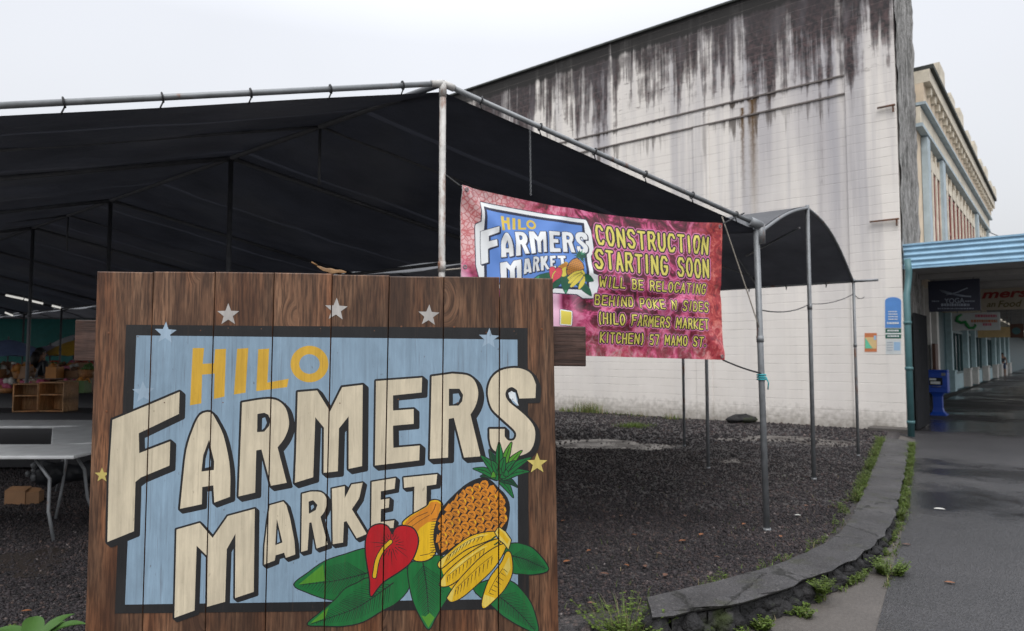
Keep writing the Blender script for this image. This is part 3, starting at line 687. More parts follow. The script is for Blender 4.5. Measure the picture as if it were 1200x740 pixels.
# ropes and chain
def rope(label, pts, m, r=.006, name='rope', sag=0):
    P = []
    for a, b in zip(pts, pts[1:]):
        for i in range(8): k = i / 8; P.append(a.lerp(b, k) - UP * sag * 4 * k * (1 - k))
    P.append(pts[-1]); t = MB(); t.tube(P, r, 6); o = t.build(name, m); return tag(o, label, 'rope')
NBAN = Vector((-ER.y, ER.x, 0)).normalized();
if NBAN.y > 0: NBAN = -NBAN                            # banner plane normal, towards the camera
BP0 = D0 + NBAN * .05
def bpx(px, py): return on_plane(px, py, BP0, NBAN)
pa = A0 + (gnd(889, 628, 0) - A0) * .3
rope('thin rope from the eave pipe slanting down to the grey corner post', [on_plane(846, 254, TOPA, NBAN), on_plane(891, 388, A0, NBAN)], M['rope'], .006)
rope('short rope from the lower right banner corner to the corner post', [bpx(847, 422), on_plane(893, 438, A0, NBAN)], M['black_cord'], .007, sag=.01)
rope('short dark rope from the upper left banner corner to the white post', [on_plane(519, 203, D0, NBAN), bpx(540, 219)], M['black_cord'], .008)
rope('short pale rope from the left banner edge to the white post', [on_plane(519, 317, D0, NBAN), bpx(540, 315)], M['rope'], .006)
rope('rope from the upper right banner corner up to the eave pipe', [bpx(846, 263), on_plane(872, 250, TOPA, NBAN)], M['black_cord'], .007)
rope('rope slung low between the tent posts in front of the white wall', [A0 + UP * 2.0, B0 + UP * 2.25, C0 + UP * 2.55, C0 + UP * 2.55 + (C0 - B0) * .3], M['black_cord'], .006, sag=.05)
mb = MB(); ca, cb_ = on_plane(621, 151, D0, NBAN), on_plane(622, 229, BP0, NBAN); n_ = 30
for i in range(n_):
    a, b = ca.lerp(cb_, i / n_), ca.lerp(cb_, (i + 1.15) / n_); s_ = (ER.normalized() if i % 2 else NBAN) * .008
    mb.tube([a, a.lerp(b, .5) + s_, b, a.lerp(b, .5) - s_, a], .0028, 4, 0, False)
tag(mb.build('chain', M['galv']), 'thin metal chain hanging from the tent pipe to the banner top', 'chain')
st_ = thing('strap', 'turquoise cord tied around the grey corner tent post', 'cord', A0 + UP * 1.38)
mb = MB(); c_ = A0 + (gnd(889, 628, 0) - A0) * .28 + UP * 1.40
for z in (-.02, 0, .02): mb.tube([c_ + UP * z + Vector((math.cos(a), math.sin(a), 0)) * .036 for a in [k * .55 for k in range(13)]], .008, 5, 0, False)
mb.tube([c_ + Vector((.03, -.03, 0)), c_ + Vector((.05, -.035, -.05)), c_ + Vector((.045, -.03, -.11))], .006, 5); mb.build('knot', M['cyan_strap'], st_)

# ------------------------------------------------------------------ planar painting helpers
def ccw(p):
    a = sum(p[i][0] * p[(i + 1) % len(p)][1] - p[(i + 1) % len(p)][0] * p[i][1] for i in range(len(p)))
    return p if a > 0 else p[::-1]
def hull(P):
    P = sorted(set((round(x, 4), round(y, 4)) for x, y in P))
    def half(Q):
        h = []
        for p in Q:
            while len(h) > 1 and (h[-1][0] - h[-2][0]) * (p[1] - h[-2][1]) - (h[-1][1] - h[-2][1]) * (p[0] - h[-2][0]) <= 0: h.pop()
            h.append(p)
        return h
    a, b = half(P), half(P[::-1]); return a[:-1] + b[:-1]
def disc(p, r, n=8, a0=.2): return [(p[0] + r * math.cos(a0 + 2 * math.pi * k / n), p[1] + r * math.sin(a0 + 2 * math.pi * k / n)) for k in range(n)]
class Art:
    def __init__(s): s.p = []
    def poly(s, pts, g, m): s.p.append((ccw([tuple(p) for p in pts]), g, m))
    def fat(s, pts, r, g, m, off=(0, 0), closed=True, n=8, r2=None):
        k = len(pts)
        for i in range(k if closed else k - 1):
            a, b = pts[i], pts[(i + 1) % k]; ra = r if r2 is None else r + (r2 - r) * i / max(k - 1, 1); rb = r if r2 is None else r + (r2 - r) * (i + 1) / max(k - 1, 1)
            P = disc(a, ra, n) + disc(b, rb, n)
            if off != (0, 0): P += disc((a[0] + off[0], a[1] + off[1]), ra, n) + disc((b[0] + off[0], b[1] + off[1]), rb, n)
            s.p.append((hull(P), g, m))
    def letter(s, pts, off, r, g, mf='p_cream', mo='p_black'):
        s.fat(pts, r, g, mo, off); s.poly(pts, g, mf)
    def solve(s, edges=(), eps=1e-4):
        V, Fc, Ed = [], [], []
        for pts, g, m in s.p:
            b = len(V); V += [Vector((float(x), float(y))) for x, y in pts]; Fc.append(list(range(b, b + len(pts))))
        for (a, b) in edges:
            Ed.append((len(V), len(V) + 1)); V += [Vector(a), Vector(b)]
        r = delaunay_2d_cdt(V, Ed, Fc, 1, eps, True)
        vs, fs, of = r[0], r[2], r[5]; out = {}
        for f, o in zip(fs, of):
            if not o: continue
            g, m = s.p[max(o)][1:]
            if m is None: continue
            out.setdefault(g, []).append((f, m))
        return vs, out
def Z(ox, oy, sc, *pts): return [(ox + x / sc, oy + y / sc) for x, y in pts]
def crom(P, n=4, closed=True):
    out = []; k = len(P); rg = range(k) if closed else range(k - 1)
    for i in rg:
        g = (lambda j: P[j % k]) if closed else (lambda j: P[min(max(j, 0), k - 1)])
        p0, p1, p2, p3 = g(i - 1), g(i), g(i + 1), g(i + 2)
        for q in range(n):
            t = q / n; t2 = t * t; t3 = t2 * t
            out.append(tuple(.5 * (2 * p1[d] + (p2[d] - p0[d]) * t + (2 * p0[d] - 5 * p1[d] + 4 * p2[d] - p3[d]) * t2 + (3 * p1[d] - p0[d] - 3 * p2[d] + p3[d]) * t3) for d in (0, 1)))
    if not closed: out.append(P[-1])
    return out
def design(art, stars=True):
    a = art; L = 'lettering'; Fr = 'painted_fruit'
    frame_o = [(147.8, 380.8), (618.3, 384.6), (620, 714), (134.6, 719.2)]; frame_i = [(159.9, 393.3), (606.4, 398.3), (607, 702), (146.5, 708.8)]
    a.poly(frame_o, 'blue_panel', 'p_black'); a.poly(frame_i, 'blue_panel', 'p_blue')
    A_ = lambda *p: Z(120, 420, 5.283, *p); B_ = lambda *p: Z(260, 420, 5.283, *p); C_ = lambda *p: Z(400, 410, 4.625, *p)
    D_ = lambda *p: Z(110, 560, 4.11, *p); E_ = lambda *p: Z(290, 540, 5, *p); G_ = lambda *p: Z(90, 310, 3.363, *p)
    sn = [0]
    def star(c, r, m, rot=0):
        sn[0] += 1; a.poly([(c[0] + (r if k % 2 == 0 else r * .42) * math.sin(rot + math.pi * k / 5), c[1] - (r if k % 2 == 0 else r * .42) * math.cos(rot + math.pi * k / 5)) for k in range(10)], 'painted_star#%d' % sn[0], m)
    if stars:
        star((194, 390.5), 13.5, 'p_bluegrey', .05); star((168, 460), 13.5, 'p_bluegrey', -.05); star((573, 397), 12.5, 'p_bluegrey', .05)
        star((267.5, 369), 13.5, 'p_star'); star((394, 363), 14, 'p_star', .05); star((502.5, 370), 13, 'p_star', .05)
        star((119.5, 557), 9, 'p_staryellow')
    # HILO
    for pts in (G_((457, 330), (502, 330), (496, 392), (541, 390), (545, 335), (588, 333), (582, 521), (540, 531), (543, 431), (494, 435), (491, 548), (446, 556)),
                G_((632, 333), (676, 330), (665, 506), (619, 513)), G_((715, 335), (758, 332), (751, 466), (835, 451), (829, 484), (707, 500))):
        a.poly(pts, L, 'p_yellow')
    c = G_((917, 393))[0]
    a.poly([(c[0] + 22.3 * math.cos(k * .2094), c[1] + 21.5 * math.sin(k * .2094)) for k in range(30)], L, 'p_yellow')
    a.poly([(c[0] + 12 * math.cos(k * .2094), c[1] + 11.5 * math.sin(k * .2094)) for k in range(30)], L, 'p_blue')
    # FARMERS
    off, r = (4.6, 4.0), 2.6
    a.letter(A_((62, 382), (285, 290), (478, 208), (474, 345), (225, 465), (228, 588), (420, 515), (415, 665)) + [(165.4, 559.7), (158.7, 565), (157, 622.8), (125.8, 635.4), (127.5, 560)], off, r, L)
    a.letter(crom([(214.6, 560), (218.4, 527.9), (226, 503.3), (234.5, 486.6), (246.4, 483.4), (253.4, 492.9), (262, 510.9), (268.6, 541.1), (270, 562)], 3, False) + [(269.6, 582.4), (251.1, 589.2), (250, 569), (237, 571), (236.5, 591.1), (211, 596.5)], (3.6, 3.4), r, L)
    a.poly(A_((660, 505), (692, 640), (690, 692), (613, 702), (625, 600)), L, 'p_black'); a.poly(A_((658, 555), (672, 640), (670, 672), (635, 680), (640, 620)), L, 'p_blue')
    a.letter([(283.7, 472)] + crom([(300, 469.2), (314.9, 467.7), (326.3, 470.2), (334.8, 478.7), (338.6, 492.9), (337.6, 503.3), (332.9, 514.6), (325.3, 524.5)], 3, False) + [(336, 566), (317.5, 569.5), (306.4, 527), (300.3, 528), (299, 577.5), (279.6, 582)], off, r, L)
    a.poly(B_((220, 345), (262, 338), (288, 350), (300, 380), (292, 420), (262, 455), (218, 458)), L, 'p_black'); a.poly(B_((250, 372), (268, 366), (279, 400), (265, 430), (248, 445)), L, 'p_blue')
    a.letter(B_((470, 210), (590, 200), (670, 330), (745, 180), (872, 165), (868, 668), (785, 685), (785, 360), (725, 435), (718, 700), (630, 710), (632, 430), (578, 365)) + [(367, 559.5), (345.5, 566), (347, 530)], off, r, L)
    a.letter(C_((188, 170), (438, 152), (435, 232), (280, 248), (280, 330), (392, 322), (392, 402), (280, 412), (282, 532), (425, 520), (422, 600), (182, 628)), off, 2.4, L)
    a.letter(C_((490, 145)) + crom(C_((600, 130), (680, 138), (720, 165), (740, 215), (740, 260), (725, 310), (700, 352)), 3, False) + C_((755, 578), (665, 585), (610, 370), (582, 375), (578, 585), (480, 592)), off, 2.6, L)
    a.poly(C_((583, 212), (640, 212), (660, 245), (655, 280), (635, 303), (583, 305)), L, 'p_black'); a.poly(C_((605, 240), (635, 237), (645, 260), (635, 285), (605, 297)), L, 'p_blue')
    s1 = crom(C_((1055, 190), (1030, 133), (980, 104), (920, 100), (860, 115), (815, 155), (795, 215), (800, 275), (820, 325), (860, 365), (910, 410), (940, 440), (948, 465), (935, 490), (905, 492), (885, 470)), 3, False)
    s2 = crom(C_((803, 480), (815, 530), (850, 560), (915, 580), (985, 570), (1030, 540), (1050, 480), (1045, 420), (1010, 370), (960, 325), (912, 287), (890, 250), (897, 217), (925, 203), (952, 220)), 3, False)
    a.letter(s1 + C_((885, 430), (803, 430)) + s2 + C_((965, 265), (1052, 262)), (3.4, 3.4), 2.6, L)
    a.poly(C_((905, 235), (922, 224), (943, 236), (948, 268), (962, 305), (935, 280), (912, 262)), L, 'p_pale')
    # MARKET
    off = (3.4, 3.0); r = 2.3
    a.letter(D_((398, 250), (510, 218), (572, 290), (645, 185), (775, 150), (770, 550), (680, 580), (682, 270), (640, 345), (632, 598), (545, 622), (548, 380), (495, 328), (485, 640), (388, 675)), off, r, L)
    a.letter(E_((130, 262), (210, 240), (228, 262), (250, 340), (275, 470), (280, 550), (225, 570), (215, 540), (165, 555), (160, 585), (97, 610), (100, 500), (115, 370)), off, 2, L)
    a.poly(E_((172, 340), (205, 480), (163, 496)), L, 'p_black'); a.poly(E_((178, 400), (191, 475), (174, 483)), L, 'p_blue')
    a.letter(E_((320, 195)) + crom(E_((370, 182), (430, 185), (460, 215), (463, 260), (450, 300), (428, 330)), 3, False) + E_((470, 492), (405, 515), (375, 362), (362, 365), (352, 525), (315, 535)), off, 2, L)
    a.poly(E_((358, 240), (385, 232), (410, 260), (400, 290), (360, 312)), L, 'p_black'); a.poly(E_((372, 265), (385, 258), (391, 273), (374, 290)), L, 'p_blue')
    a.letter(E_((495, 165), (570, 150), (570, 220), (610, 140), (675, 130), (655, 220), (612, 285), (700, 430), (640, 455), (580, 355), (565, 360), (560, 480), (500, 490)), off, 2, L)
    a.letter(E_((728, 125), (868, 102), (862, 165), (782, 180), (780, 230), (832, 222), (828, 275), (782, 285), (780, 360), (860, 350), (855, 395), (725, 400)), off, 2, L)
    a.letter(E_((915, 100), (1112, 80), (1105, 140), (1050, 148), (1048, 290), (975, 310), (978, 152), (918, 160)), off, 2, L)
    # leaves, flower and fruit
    H_ = lambda *p: Z(340, 600, 5.286, *p); J_ = lambda *p: Z(460, 580, 4.625, *p); K_ = lambda *p: Z(490, 510, 4.93, *p)
    bl = 'p_black'
    def leaf(out, rib, m, tip=None, n=9, ln=1.0):
        P = crom(out, 4); a.fat(P, 1.3, Fr, bl, n=6); a.poly(P, Fr, m)
        if tip: a.poly(tip, Fr, 'p_lgreen')
        R_ = crom(rib, 5, False); a.fat(R_, .75, Fr, bl, closed=False, n=5, r2=.35)
        for i in range(1, len(R_) - 1):
            p = Vector(R_[i]); t = (Vector(R_[i + 1]) - Vector(R_[i - 1])).normalized(); nn = Vector((-t.y, t.x))
            for sg in (1, -1):
                for q in (0, .5):
                    pp = p.lerp(Vector(R_[i + 1]), q); d = nn * sg * .8 + t * .75; e = pp
                    ins = lambda z: sum(((P[k][1] > z[1]) != (P[k - 1][1] > z[1])) and z[0] < (P[k - 1][0] - P[k][0]) * (z[1] - P[k][1]) / (P[k - 1][1] - P[k][1]) + P[k][0] for k in range(len(P))) % 2
                    st2 = 0
                    while st2 < 30 and ins(e + d * 2): e = e + d; st2 += 1
                    if st2 > 2: a.fat([tuple(pp), tuple(pp.lerp(e, .8))], .42, Fr, 'p_dgreen' if q else bl, closed=False, n=4, r2=.2)
    leaf(H_((25, 452), (110, 380), (215, 308), (340, 265), (480, 230), (500, 320), (495, 410), (400, 450), (300, 538), (220, 538), (110, 500)), H_((480, 378), (380, 405), (250, 432), (60, 452)), 'p_green', None)
    a.poly(H_((50, 452), (120, 395), (205, 325), (214, 428)), Fr, 'p_lgreen')
    leaf(J_((440, 510), (540, 460), (640, 470), (700, 520), (750, 590), (780, 680), (784, 745), (700, 715), (600, 655), (540, 600)), J_((560, 540), (640, 600), (710, 665), (770, 735)), 'p_green')
    leaf(J_((600, 280), (650, 265), (700, 268), (770, 300), (845, 402), (770, 430), (700, 428), (640, 410)), J_((640, 330), (720, 350), (780, 378), (835, 400)), 'p_green')
    leaf(H_((108, 697), (180, 630), (280, 545), (340, 480), (420, 440), (480, 412), (600, 420), (720, 350), (736, 465), (660, 560), (570, 610), (450, 680), (330, 706), (200, 705)), H_((640, 440), (500, 540), (400, 600), (250, 655), (130, 695)), 'p_green')
    a.poly(H_((122, 694), (185, 637), (240, 590), (215, 660)), Fr, 'p_lgreen')
    leaf(J_((84, 420), (100, 370), (170, 355), (250, 330), (320, 380), (330, 500), (270, 600), (230, 670), (195, 728), (150, 660), (108, 560)), J_((165, 370), (182, 480), (192, 600), (195, 715)), 'p_green')
    a.poly(J_((195, 720), (155, 655), (180, 660), (200, 640), (228, 665)), Fr, 'p_lgreen')
    # papaya
    P = crom(J_((55, 160), (90, 120), (150, 85), (190, 60), (205, 35), (240, 30), (268, 50), (262, 90), (245, 150), (230, 220), (232, 310), (190, 352), (130, 358), (108, 330), (122, 250), (118, 195)), 4)
    a.fat(P, 1.6, Fr, bl, n=6); a.poly(P, Fr, 'p_gold')
    a.poly(J_((62, 162), (92, 123), (150, 88), (192, 62), (208, 40), (240, 36), (262, 52), (255, 90), (238, 140), (190, 150), (150, 180), (124, 215), (118, 192)), Fr, 'p_orange')
    for k in range(15): y = 130 + k * 14; x = 244 - (k * 2 if k < 6 else 12 - (k - 6) * .3); a.fat(J_((x - 30, y + 3), (x + 2, y)), .25, Fr, bl, closed=False, n=4, r2=.6)
    for pts in (J_((80, 160), (130, 120), (190, 95)), J_((100, 175), (150, 140), (200, 110)), J_((235, 50), (225, 80), (210, 105)), J_((150, 330), (200, 320), (225, 300))): a.fat(pts, .4, Fr, bl, closed=False, n=4)
    # anthurium
    P = crom(H_((500, 520), (495, 420), (480, 330), (470, 250), (472, 170), (500, 100), (560, 78), (605, 95), (632, 142), (655, 103), (700, 88), (760, 105), (790, 160), (782, 230), (745, 310), (680, 365), (580, 430), (535, 480)), 4)
    a.fat(P, 1.7, Fr, bl, n=6); a.poly(P, Fr, 'p_red'); cc = Vector(H_((625, 200))[0])
    for k in range(22):
        an = k * 6.283 / 22 + .1; d = Vector((math.cos(an), math.sin(an))); l0, l1 = 6 + 3 * (k % 2), 15 + 5 * ((k * 7) % 3); 
        if d.y < -.3: l1 = min(l1, 13)
        a.fat([tuple(cc + d * l0), tuple(cc + d * l1)], .55, Fr, bl, closed=False, n=4, r2=.15)
    sp_ = crom(H_((622, 185), (575, 232), (540, 300), (522, 400)), 5, False); a.fat(sp_, 3.1, Fr, bl, closed=False, n=8); a.fat(sp_, 2.0, Fr, 'p_gold', closed=False, n=8)
    # pineapple
    body = K_((355, 255), (280, 290), (200, 360), (140, 430), (105, 520), (95, 600), (110, 670), (140, 690), (230, 640), (350, 600), (440, 580), (490, 545), (503, 550), (520, 470), (522, 400), (500, 350), (460, 310), (410, 262))
    P = crom(body, 4); a.fat(P, 1.5, Fr, bl, n=6); a.poly(P, Fr, bl)
    ax = (Vector(K_((430, 260))[0]) - Vector(K_((190, 660))[0])).normalized(); sx = Vector((-ax.y, ax.x)); c0 = Vector(K_((310, 460))[0])
    inp = lambda z: sum(((P[k][1] > z[1]) != (P[k - 1][1] > z[1])) and z[0] < (P[k - 1][0] - P[k][0]) * (z[1] - P[k][1]) / (P[k - 1][1] - P[k][1]) + P[k][0] for k in range(len(P))) % 2
    for i in range(-8, 9):
        for j in range(-6, 7):
            c = c0 + ax * (i * 7.6) + sx * ((j + .5 * (i % 2)) * 11.6 * (1 - .012 * abs(i))); sq = 1
            if not inp(c): continue
            w, h = 5.0, 5.2
            loc = lambda u, v: tuple(c + sx * u + ax * v)
            pts = [loc(-w, -h * .3), loc(-w * .45, -h * .85), loc(w * .45, -h * .85), loc(w, -h * .3), loc(w * .9, h * .4), loc(w * .3, h * .95), loc(-w * .3, h * .95), loc(-w * .9, h * .4)]
            pts = [p for p in pts if inp(p)]
            if len(pts) < 4: continue
            a.poly(hull(pts), Fr, 'p_orange')
            if all(inp(loc(u, v)) for u, v in ((-w, -3), (w, -3), (0, h))):
                a.fat([loc(-w * .55, -h * .1), loc(-w * .15, h * .30), loc(w * .1, h * .32), loc(w * .5, -h * .02)], .5, Fr, bl, closed=False, n=4, r2=.3)
                a.fat([loc(-w * .2, -h * .05), loc(w * .05, h * .1), loc(w * .2, -h * .15)], .35, Fr, bl, closed=False, n=4)
                for qx in (-.6, -.25, .1, .45): a.fat([loc(w * qx, -h * .72), loc(w * qx * .8, -h * .38)], .32, Fr, bl, closed=False, n=4, r2=.15)
                if (i + j) % 2: a.poly([loc(w * .2, h * .4), loc(w * .75, h * .1), loc(w * .7, h * .38), loc(w * .25, h * .8)], Fr, 'p_gold')
    # crown
    cr0 = Vector(K_((470, 250))[0])
    for tip, m, w in (((360, 240), 'p_dgreen', 4), ((550, 362), 'p_green', 4.5), ((575, 302), 'p_dgreen', 4), ((318, 195), 'p_green', 4.5), ((642, 212), 'p_green', 4.5), ((410, 85), 'p_dgreen', 4.5), ((655, 130), 'p_green', 4.5), ((362, 120), 'p_green', 4.5), ((600, 90), 'p_lgreen', 4.5), ((540, 42), 'p_lgreen', 4.5), ((468, 42), 'p_green', 5), ((425, 150), 'p_green', 4), ((560, 150), 'p_green', 4), ((500, 130), 'p_green', 4.5)):
        t = Vector(K_(tip)[0]); b = cr0 + (t - cr0) * .12; d = (t - b); nn = Vector((-d.y, d.x)).normalized(); bend = Vector((0, -2.5))
        mid = b.lerp(t, .5) + bend; q = b.lerp(t, .8) + bend * .6
        P2 = crom([tuple(b + nn * w * .7), tuple(mid + nn * w * .8), tuple(q + nn * w * .4), tuple(t), tuple(q - nn * w * .4), tuple(mid - nn * w * .8), tuple(b - nn * w * .7)], 3)
        a.fat(P2, 1.0, Fr, bl, n=5); a.poly(P2, Fr, m); a.fat([tuple(b), tuple(mid), tuple(q)], .4, Fr, bl, closed=False, n=4)
    for dx, dy in ((-7, 1), (-2, 4), (4, 2), (8, -1), (0, -3)):
        p = cr0 + Vector((dx, dy - 4)); P2 = [tuple(p + Vector(v)) for v in ((-3, 2), (-1.5, -3), (0, -5), (1.5, -3), (3, 2))]; a.fat(P2, .8, Fr, bl, n=5); a.poly(P2, Fr, 'p_lgreen' if dx % 2 else 'p_green')
    # bananas
    a.poly(J_((262, 388), (330, 330), (450, 262), (545, 225), (600, 255), (600, 300), (520, 420), (440, 490), (360, 550), (290, 480)), Fr, 'p_gold')
    for k, (out, hi) in enumerate((
        (J_((255, 362), (300, 320), (370, 260), (440, 220), (520, 203), (565, 205), (545, 235), (480, 262), (400, 295), (325, 350), (268, 396), (248, 385)), J_((300, 350), (380, 285), (460, 235), (520, 215), (480, 215), (400, 250), (320, 312))),
        (J_((258, 480), (285, 432), (350, 370), (430, 310), (520, 258), (585, 242), (560, 285), (500, 335), (420, 405), (340, 472), (290, 496), (260, 494)), J_((300, 440), (370, 380), (450, 315), (520, 275), (480, 285), (400, 340), (330, 395))),
        (J_((302, 550), (340, 490), (400, 420), (480, 340), (560, 285), (610, 270), (600, 315), (545, 400), (462, 482), (380, 552), (322, 580), (298, 562)), None),
        (J_((485, 600), (495, 540), (530, 450), (590, 370), (618, 312), (642, 325), (648, 420), (612, 502), (560, 562), (503, 612)), J_((600, 400), (632, 335), (640, 400), (620, 440))))):
        P = crom(out, 4); a.fat(P, 1.3, Fr, bl, n=6); a.poly(P, Fr, 'p_gold')
        if hi: a.poly(hi, Fr, 'p_lemon')
        a.poly(out[:1] + out[1:2] + out[-2:], Fr, 'p_lemon')
        n = len(out) // 2; up = out[1:n]; dn = out[n + 1:-1][::-1]; m = min(len(up), len(dn))
        U, Dn = crom(up[:m], 4, False), crom(dn[:m], 4, False)
        for q in range(1, min(len(U), len(Dn)) - 1):
            u, d_ = Vector(U[q]), Vector(Dn[q])
            a.fat([tuple(u.lerp(d_, .38)), tuple(u.lerp(d_, .72))], .5, Fr, bl, closed=False, n=4, r2=.2)
        C = [tuple(Vector(u).lerp(Vector(d_), .3)) for u, d_ in zip(U[1:-1], Dn[1:-1])]; a.fat(C, .35, Fr, bl, closed=False, n=4)
    for P in (J_((556, 205), (575, 175), (612, 202), (642, 245), (628, 295), (606, 265), (580, 245)),): a.fat(P, 1.2, Fr, bl, n=6); a.poly(P, Fr, 'p_lemon'); a.poly(J_((565, 205), (577, 185), (600, 205), (632, 245), (622, 270), (600, 240)), Fr, 'p_gold')
    a.poly(J_((528, 245), (555, 222), (560, 230), (535, 250)), Fr, 'p_dgreen'); a.poly(J_((548, 270), (575, 250), (578, 258), (555, 275)), Fr, 'p_dgreen')
    if stars: star((629.5, 543.5), 12.5, 'p_staryellow')

def emit(vs, groups, mapf, parent, nrm, names=None, label=None):
    objs = {}
    for g, tris in groups.items():
        mats = sorted({m for _, m in tris}); used = sorted({i for f, _ in tris for i in f}); ix = {v: i for i, v in enumerate(used)}
        mb = MB(); mb.v = [mapf(vs[i]) for i in used]
        for f, m in tris:
            q = [ix[i] for i in f]; n_ = (mb.v[q[1]] - mb.v[q[0]]).cross(mb.v[q[2]] - mb.v[q[0]])
            if n_.length < 1e-12: continue
            if n_.dot(nrm) < 0: q = q[::-1]
            mb.f.append(q); mb.m.append(mats.index(m)); mb.smooth.append(g in ('print', 'logo'))
        objs[g] = mb.build(g.split('#')[0], [M[m] for m in mats], parent)
    return objs

# ------------------------------------------------------------------ the painted market sign
YAW = R(2.5); SU = Vector((math.cos(YAW), math.sin(YAW), 0)); SNRM = Vector((math.sin(YAW), -math.cos(YAW), 0))
_r = ray(376, 540); SP = EYEV + _r * (2.25 / _r.y)
def spx(px, py, o=0.0): return on_plane(px, py, SP + SNRM * o, SNRM)
sg = thing('market_sign', 'large brown plank sign painted Hilo Farmers Market with fruit and stars', 'sign', mat=frame(Vector((SP.x, SP.y, 0)), SU, -SNRM, UP))
tops = [(113.3, 318), (179.8, 319), (252, 319.6), (321.3, 320.8), (389.3, 322), (456.2, 323), (520.2, 324), (585.6, 325), (648.2, 326)]
bots = [99, 166.6, 240.2, 310.6, 379.8, 447.8, 515.6, 584.0, 655]         # at y = 740
def edge_at(i, y): return tops[i][0] + (bots[i] - tops[i][0]) * (y - tops[i][1]) / (740 - tops[i][1])
YB = 905; TH = .038
class PM(MB): pass
mb = MB()
for i in range(8):
    g = .3; jt = random.uniform(-1.2, 1.2)
    c = [(edge_at(i, tops[i][1]) + g, tops[i][1] + jt), (edge_at(i + 1, tops[i][1]) - g, tops[i + 1][1] + jt + random.uniform(-.6, .6)), (edge_at(i + 1, YB) - g, YB), (edge_at(i, YB) + g, YB)]
    f = [spx(*p) for p in c]; ce = sum(f, Vector()) / 4; rows = []
    def lay(ins, dep): 
        return [p + (SU if (k in (0, 3)) else -SU) * ins + (UP if k > 1 else -UP) * ins - SNRM * dep for k, p in enumerate(f)]
    LL = [lay(.0035, 0), lay(.001, .0012), lay(0, .0045), lay(0, TH)]; b = len(mb.v)
    for l in LL: mb.v += l
    mb.f.append([b, b + 3, b + 2, b + 1]); mb.m.append(0); mb.smooth.append(False)
    for q in range(3):
        for k in range(4): mb.f.append([b + q * 4 + k, b + q * 4 + (k + 1) % 4, b + q * 4 + 4 + (k + 1) % 4, b + q * 4 + 4 + k]); mb.m.append(0); mb.smooth.append(False)
    mb.f.append([b + 12, b + 13, b + 14, b + 15]); mb.m.append(0); mb.smooth.append(False)
mb.build('sign_panel', M['sign_wood'], sg)
art = Art(); design(art)
for i in range(9):                                    # paint stops at every joint between boards
    w = .75 if 0 < i < 8 else 2
    art.poly([(edge_at(i, 300) - w, 300), (edge_at(i, 300) + w, 300), (edge_at(i, 780) + w, 780), (edge_at(i, 780) - w, 780)], 'gap', None)
import time; _t = time.time()
vs, gr = art.solve()
print('sign art', len(vs), sum(len(x) for x in gr.values()), time.time() - _t)
emit(vs, gr, lambda p: spx(p[0], p[1], .0012), sg, SNRM)
for yy in (385, 470):                                 # two heads of nails along the rails
    for i in range(8):
        for k in (.22, .78):
            if yy == 470 and k > .5: continue
            x = edge_at(i, yy) * (1 - k) + edge_at(i + 1, yy) * k; p = spx(x + random.uniform(-3, 3), yy + random.uniform(-3, 5) + (8 if i == 0 else 0), .0016)
            mb = MB(); mb.add([p] + [p + (SU * math.cos(q * .785) + UP * math.sin(q * .785)) * .0042 - SNRM * .0008 for q in range(8)], [(0, 1 + q, 1 + (q + 1) % 8) for q in range(8)]); mb.build('nail_head', M['bracket'], sg)
def back_rail(x0, x1, y0, y1):
    a, b = spx(x0, y0, -TH - .003), spx(x1, y0 + 8, -TH - .003); h = (spx(x0, y0).z - spx(x0, y1).z)
    mb = MB(); mb.obox(a - UP * h, b - a, -SNRM * .045, UP * h); return mb.build('back_rail', M['rail_wood'], sg, bevel=.003)
back_rail(88, 686.5, 375, 424); back_rail(104, 650, 650, 700)
for px in (190, 560):
    p = spx(px, 400, -TH - .052); mb = MB(); mb.obox(Vector((p.x, p.y, -.2)), SU * .09, -SNRM * .09, UP * (spx(px, 345).z + .2)); mb.build('leg', M['rail_wood'], sg, bevel=.004)
# dry curled leaf caught on the top edge
dl = thing('dry_leaf', 'curled dry brown leaf lying on the top edge of the market sign', 'leaf', spx(388, 321))
rows = []
for i in range(14):
    k = i / 13; c = spx(372 + 34 * k, 313 + 9 * k + 3 * math.sin(k * 4), -.03); w = .014 * math.sin(math.pi * min(1, k * .9 + .06)) + .002
    rows.append([c + SNRM * w * math.sin(a) * 1.1 + UP * w * (.9 * math.cos(a) + .1 * math.sin(k * 17 + a)) for a in (-1.7, -.9, 0, .9, 1.7)])
mb = MB(); mb.grid(rows); M['dry_leaf'] = plain('dry_leaf', (.15, .08, .03), .8, .6, 30); mb.build('blade', M['dry_leaf'], dl)
mb = MB(); mb.tube([rows[0][2], rows[0][2] + UP * .012 - SU * .02], .003, 5); mb.build('stem', M['dry_leaf'], dl)

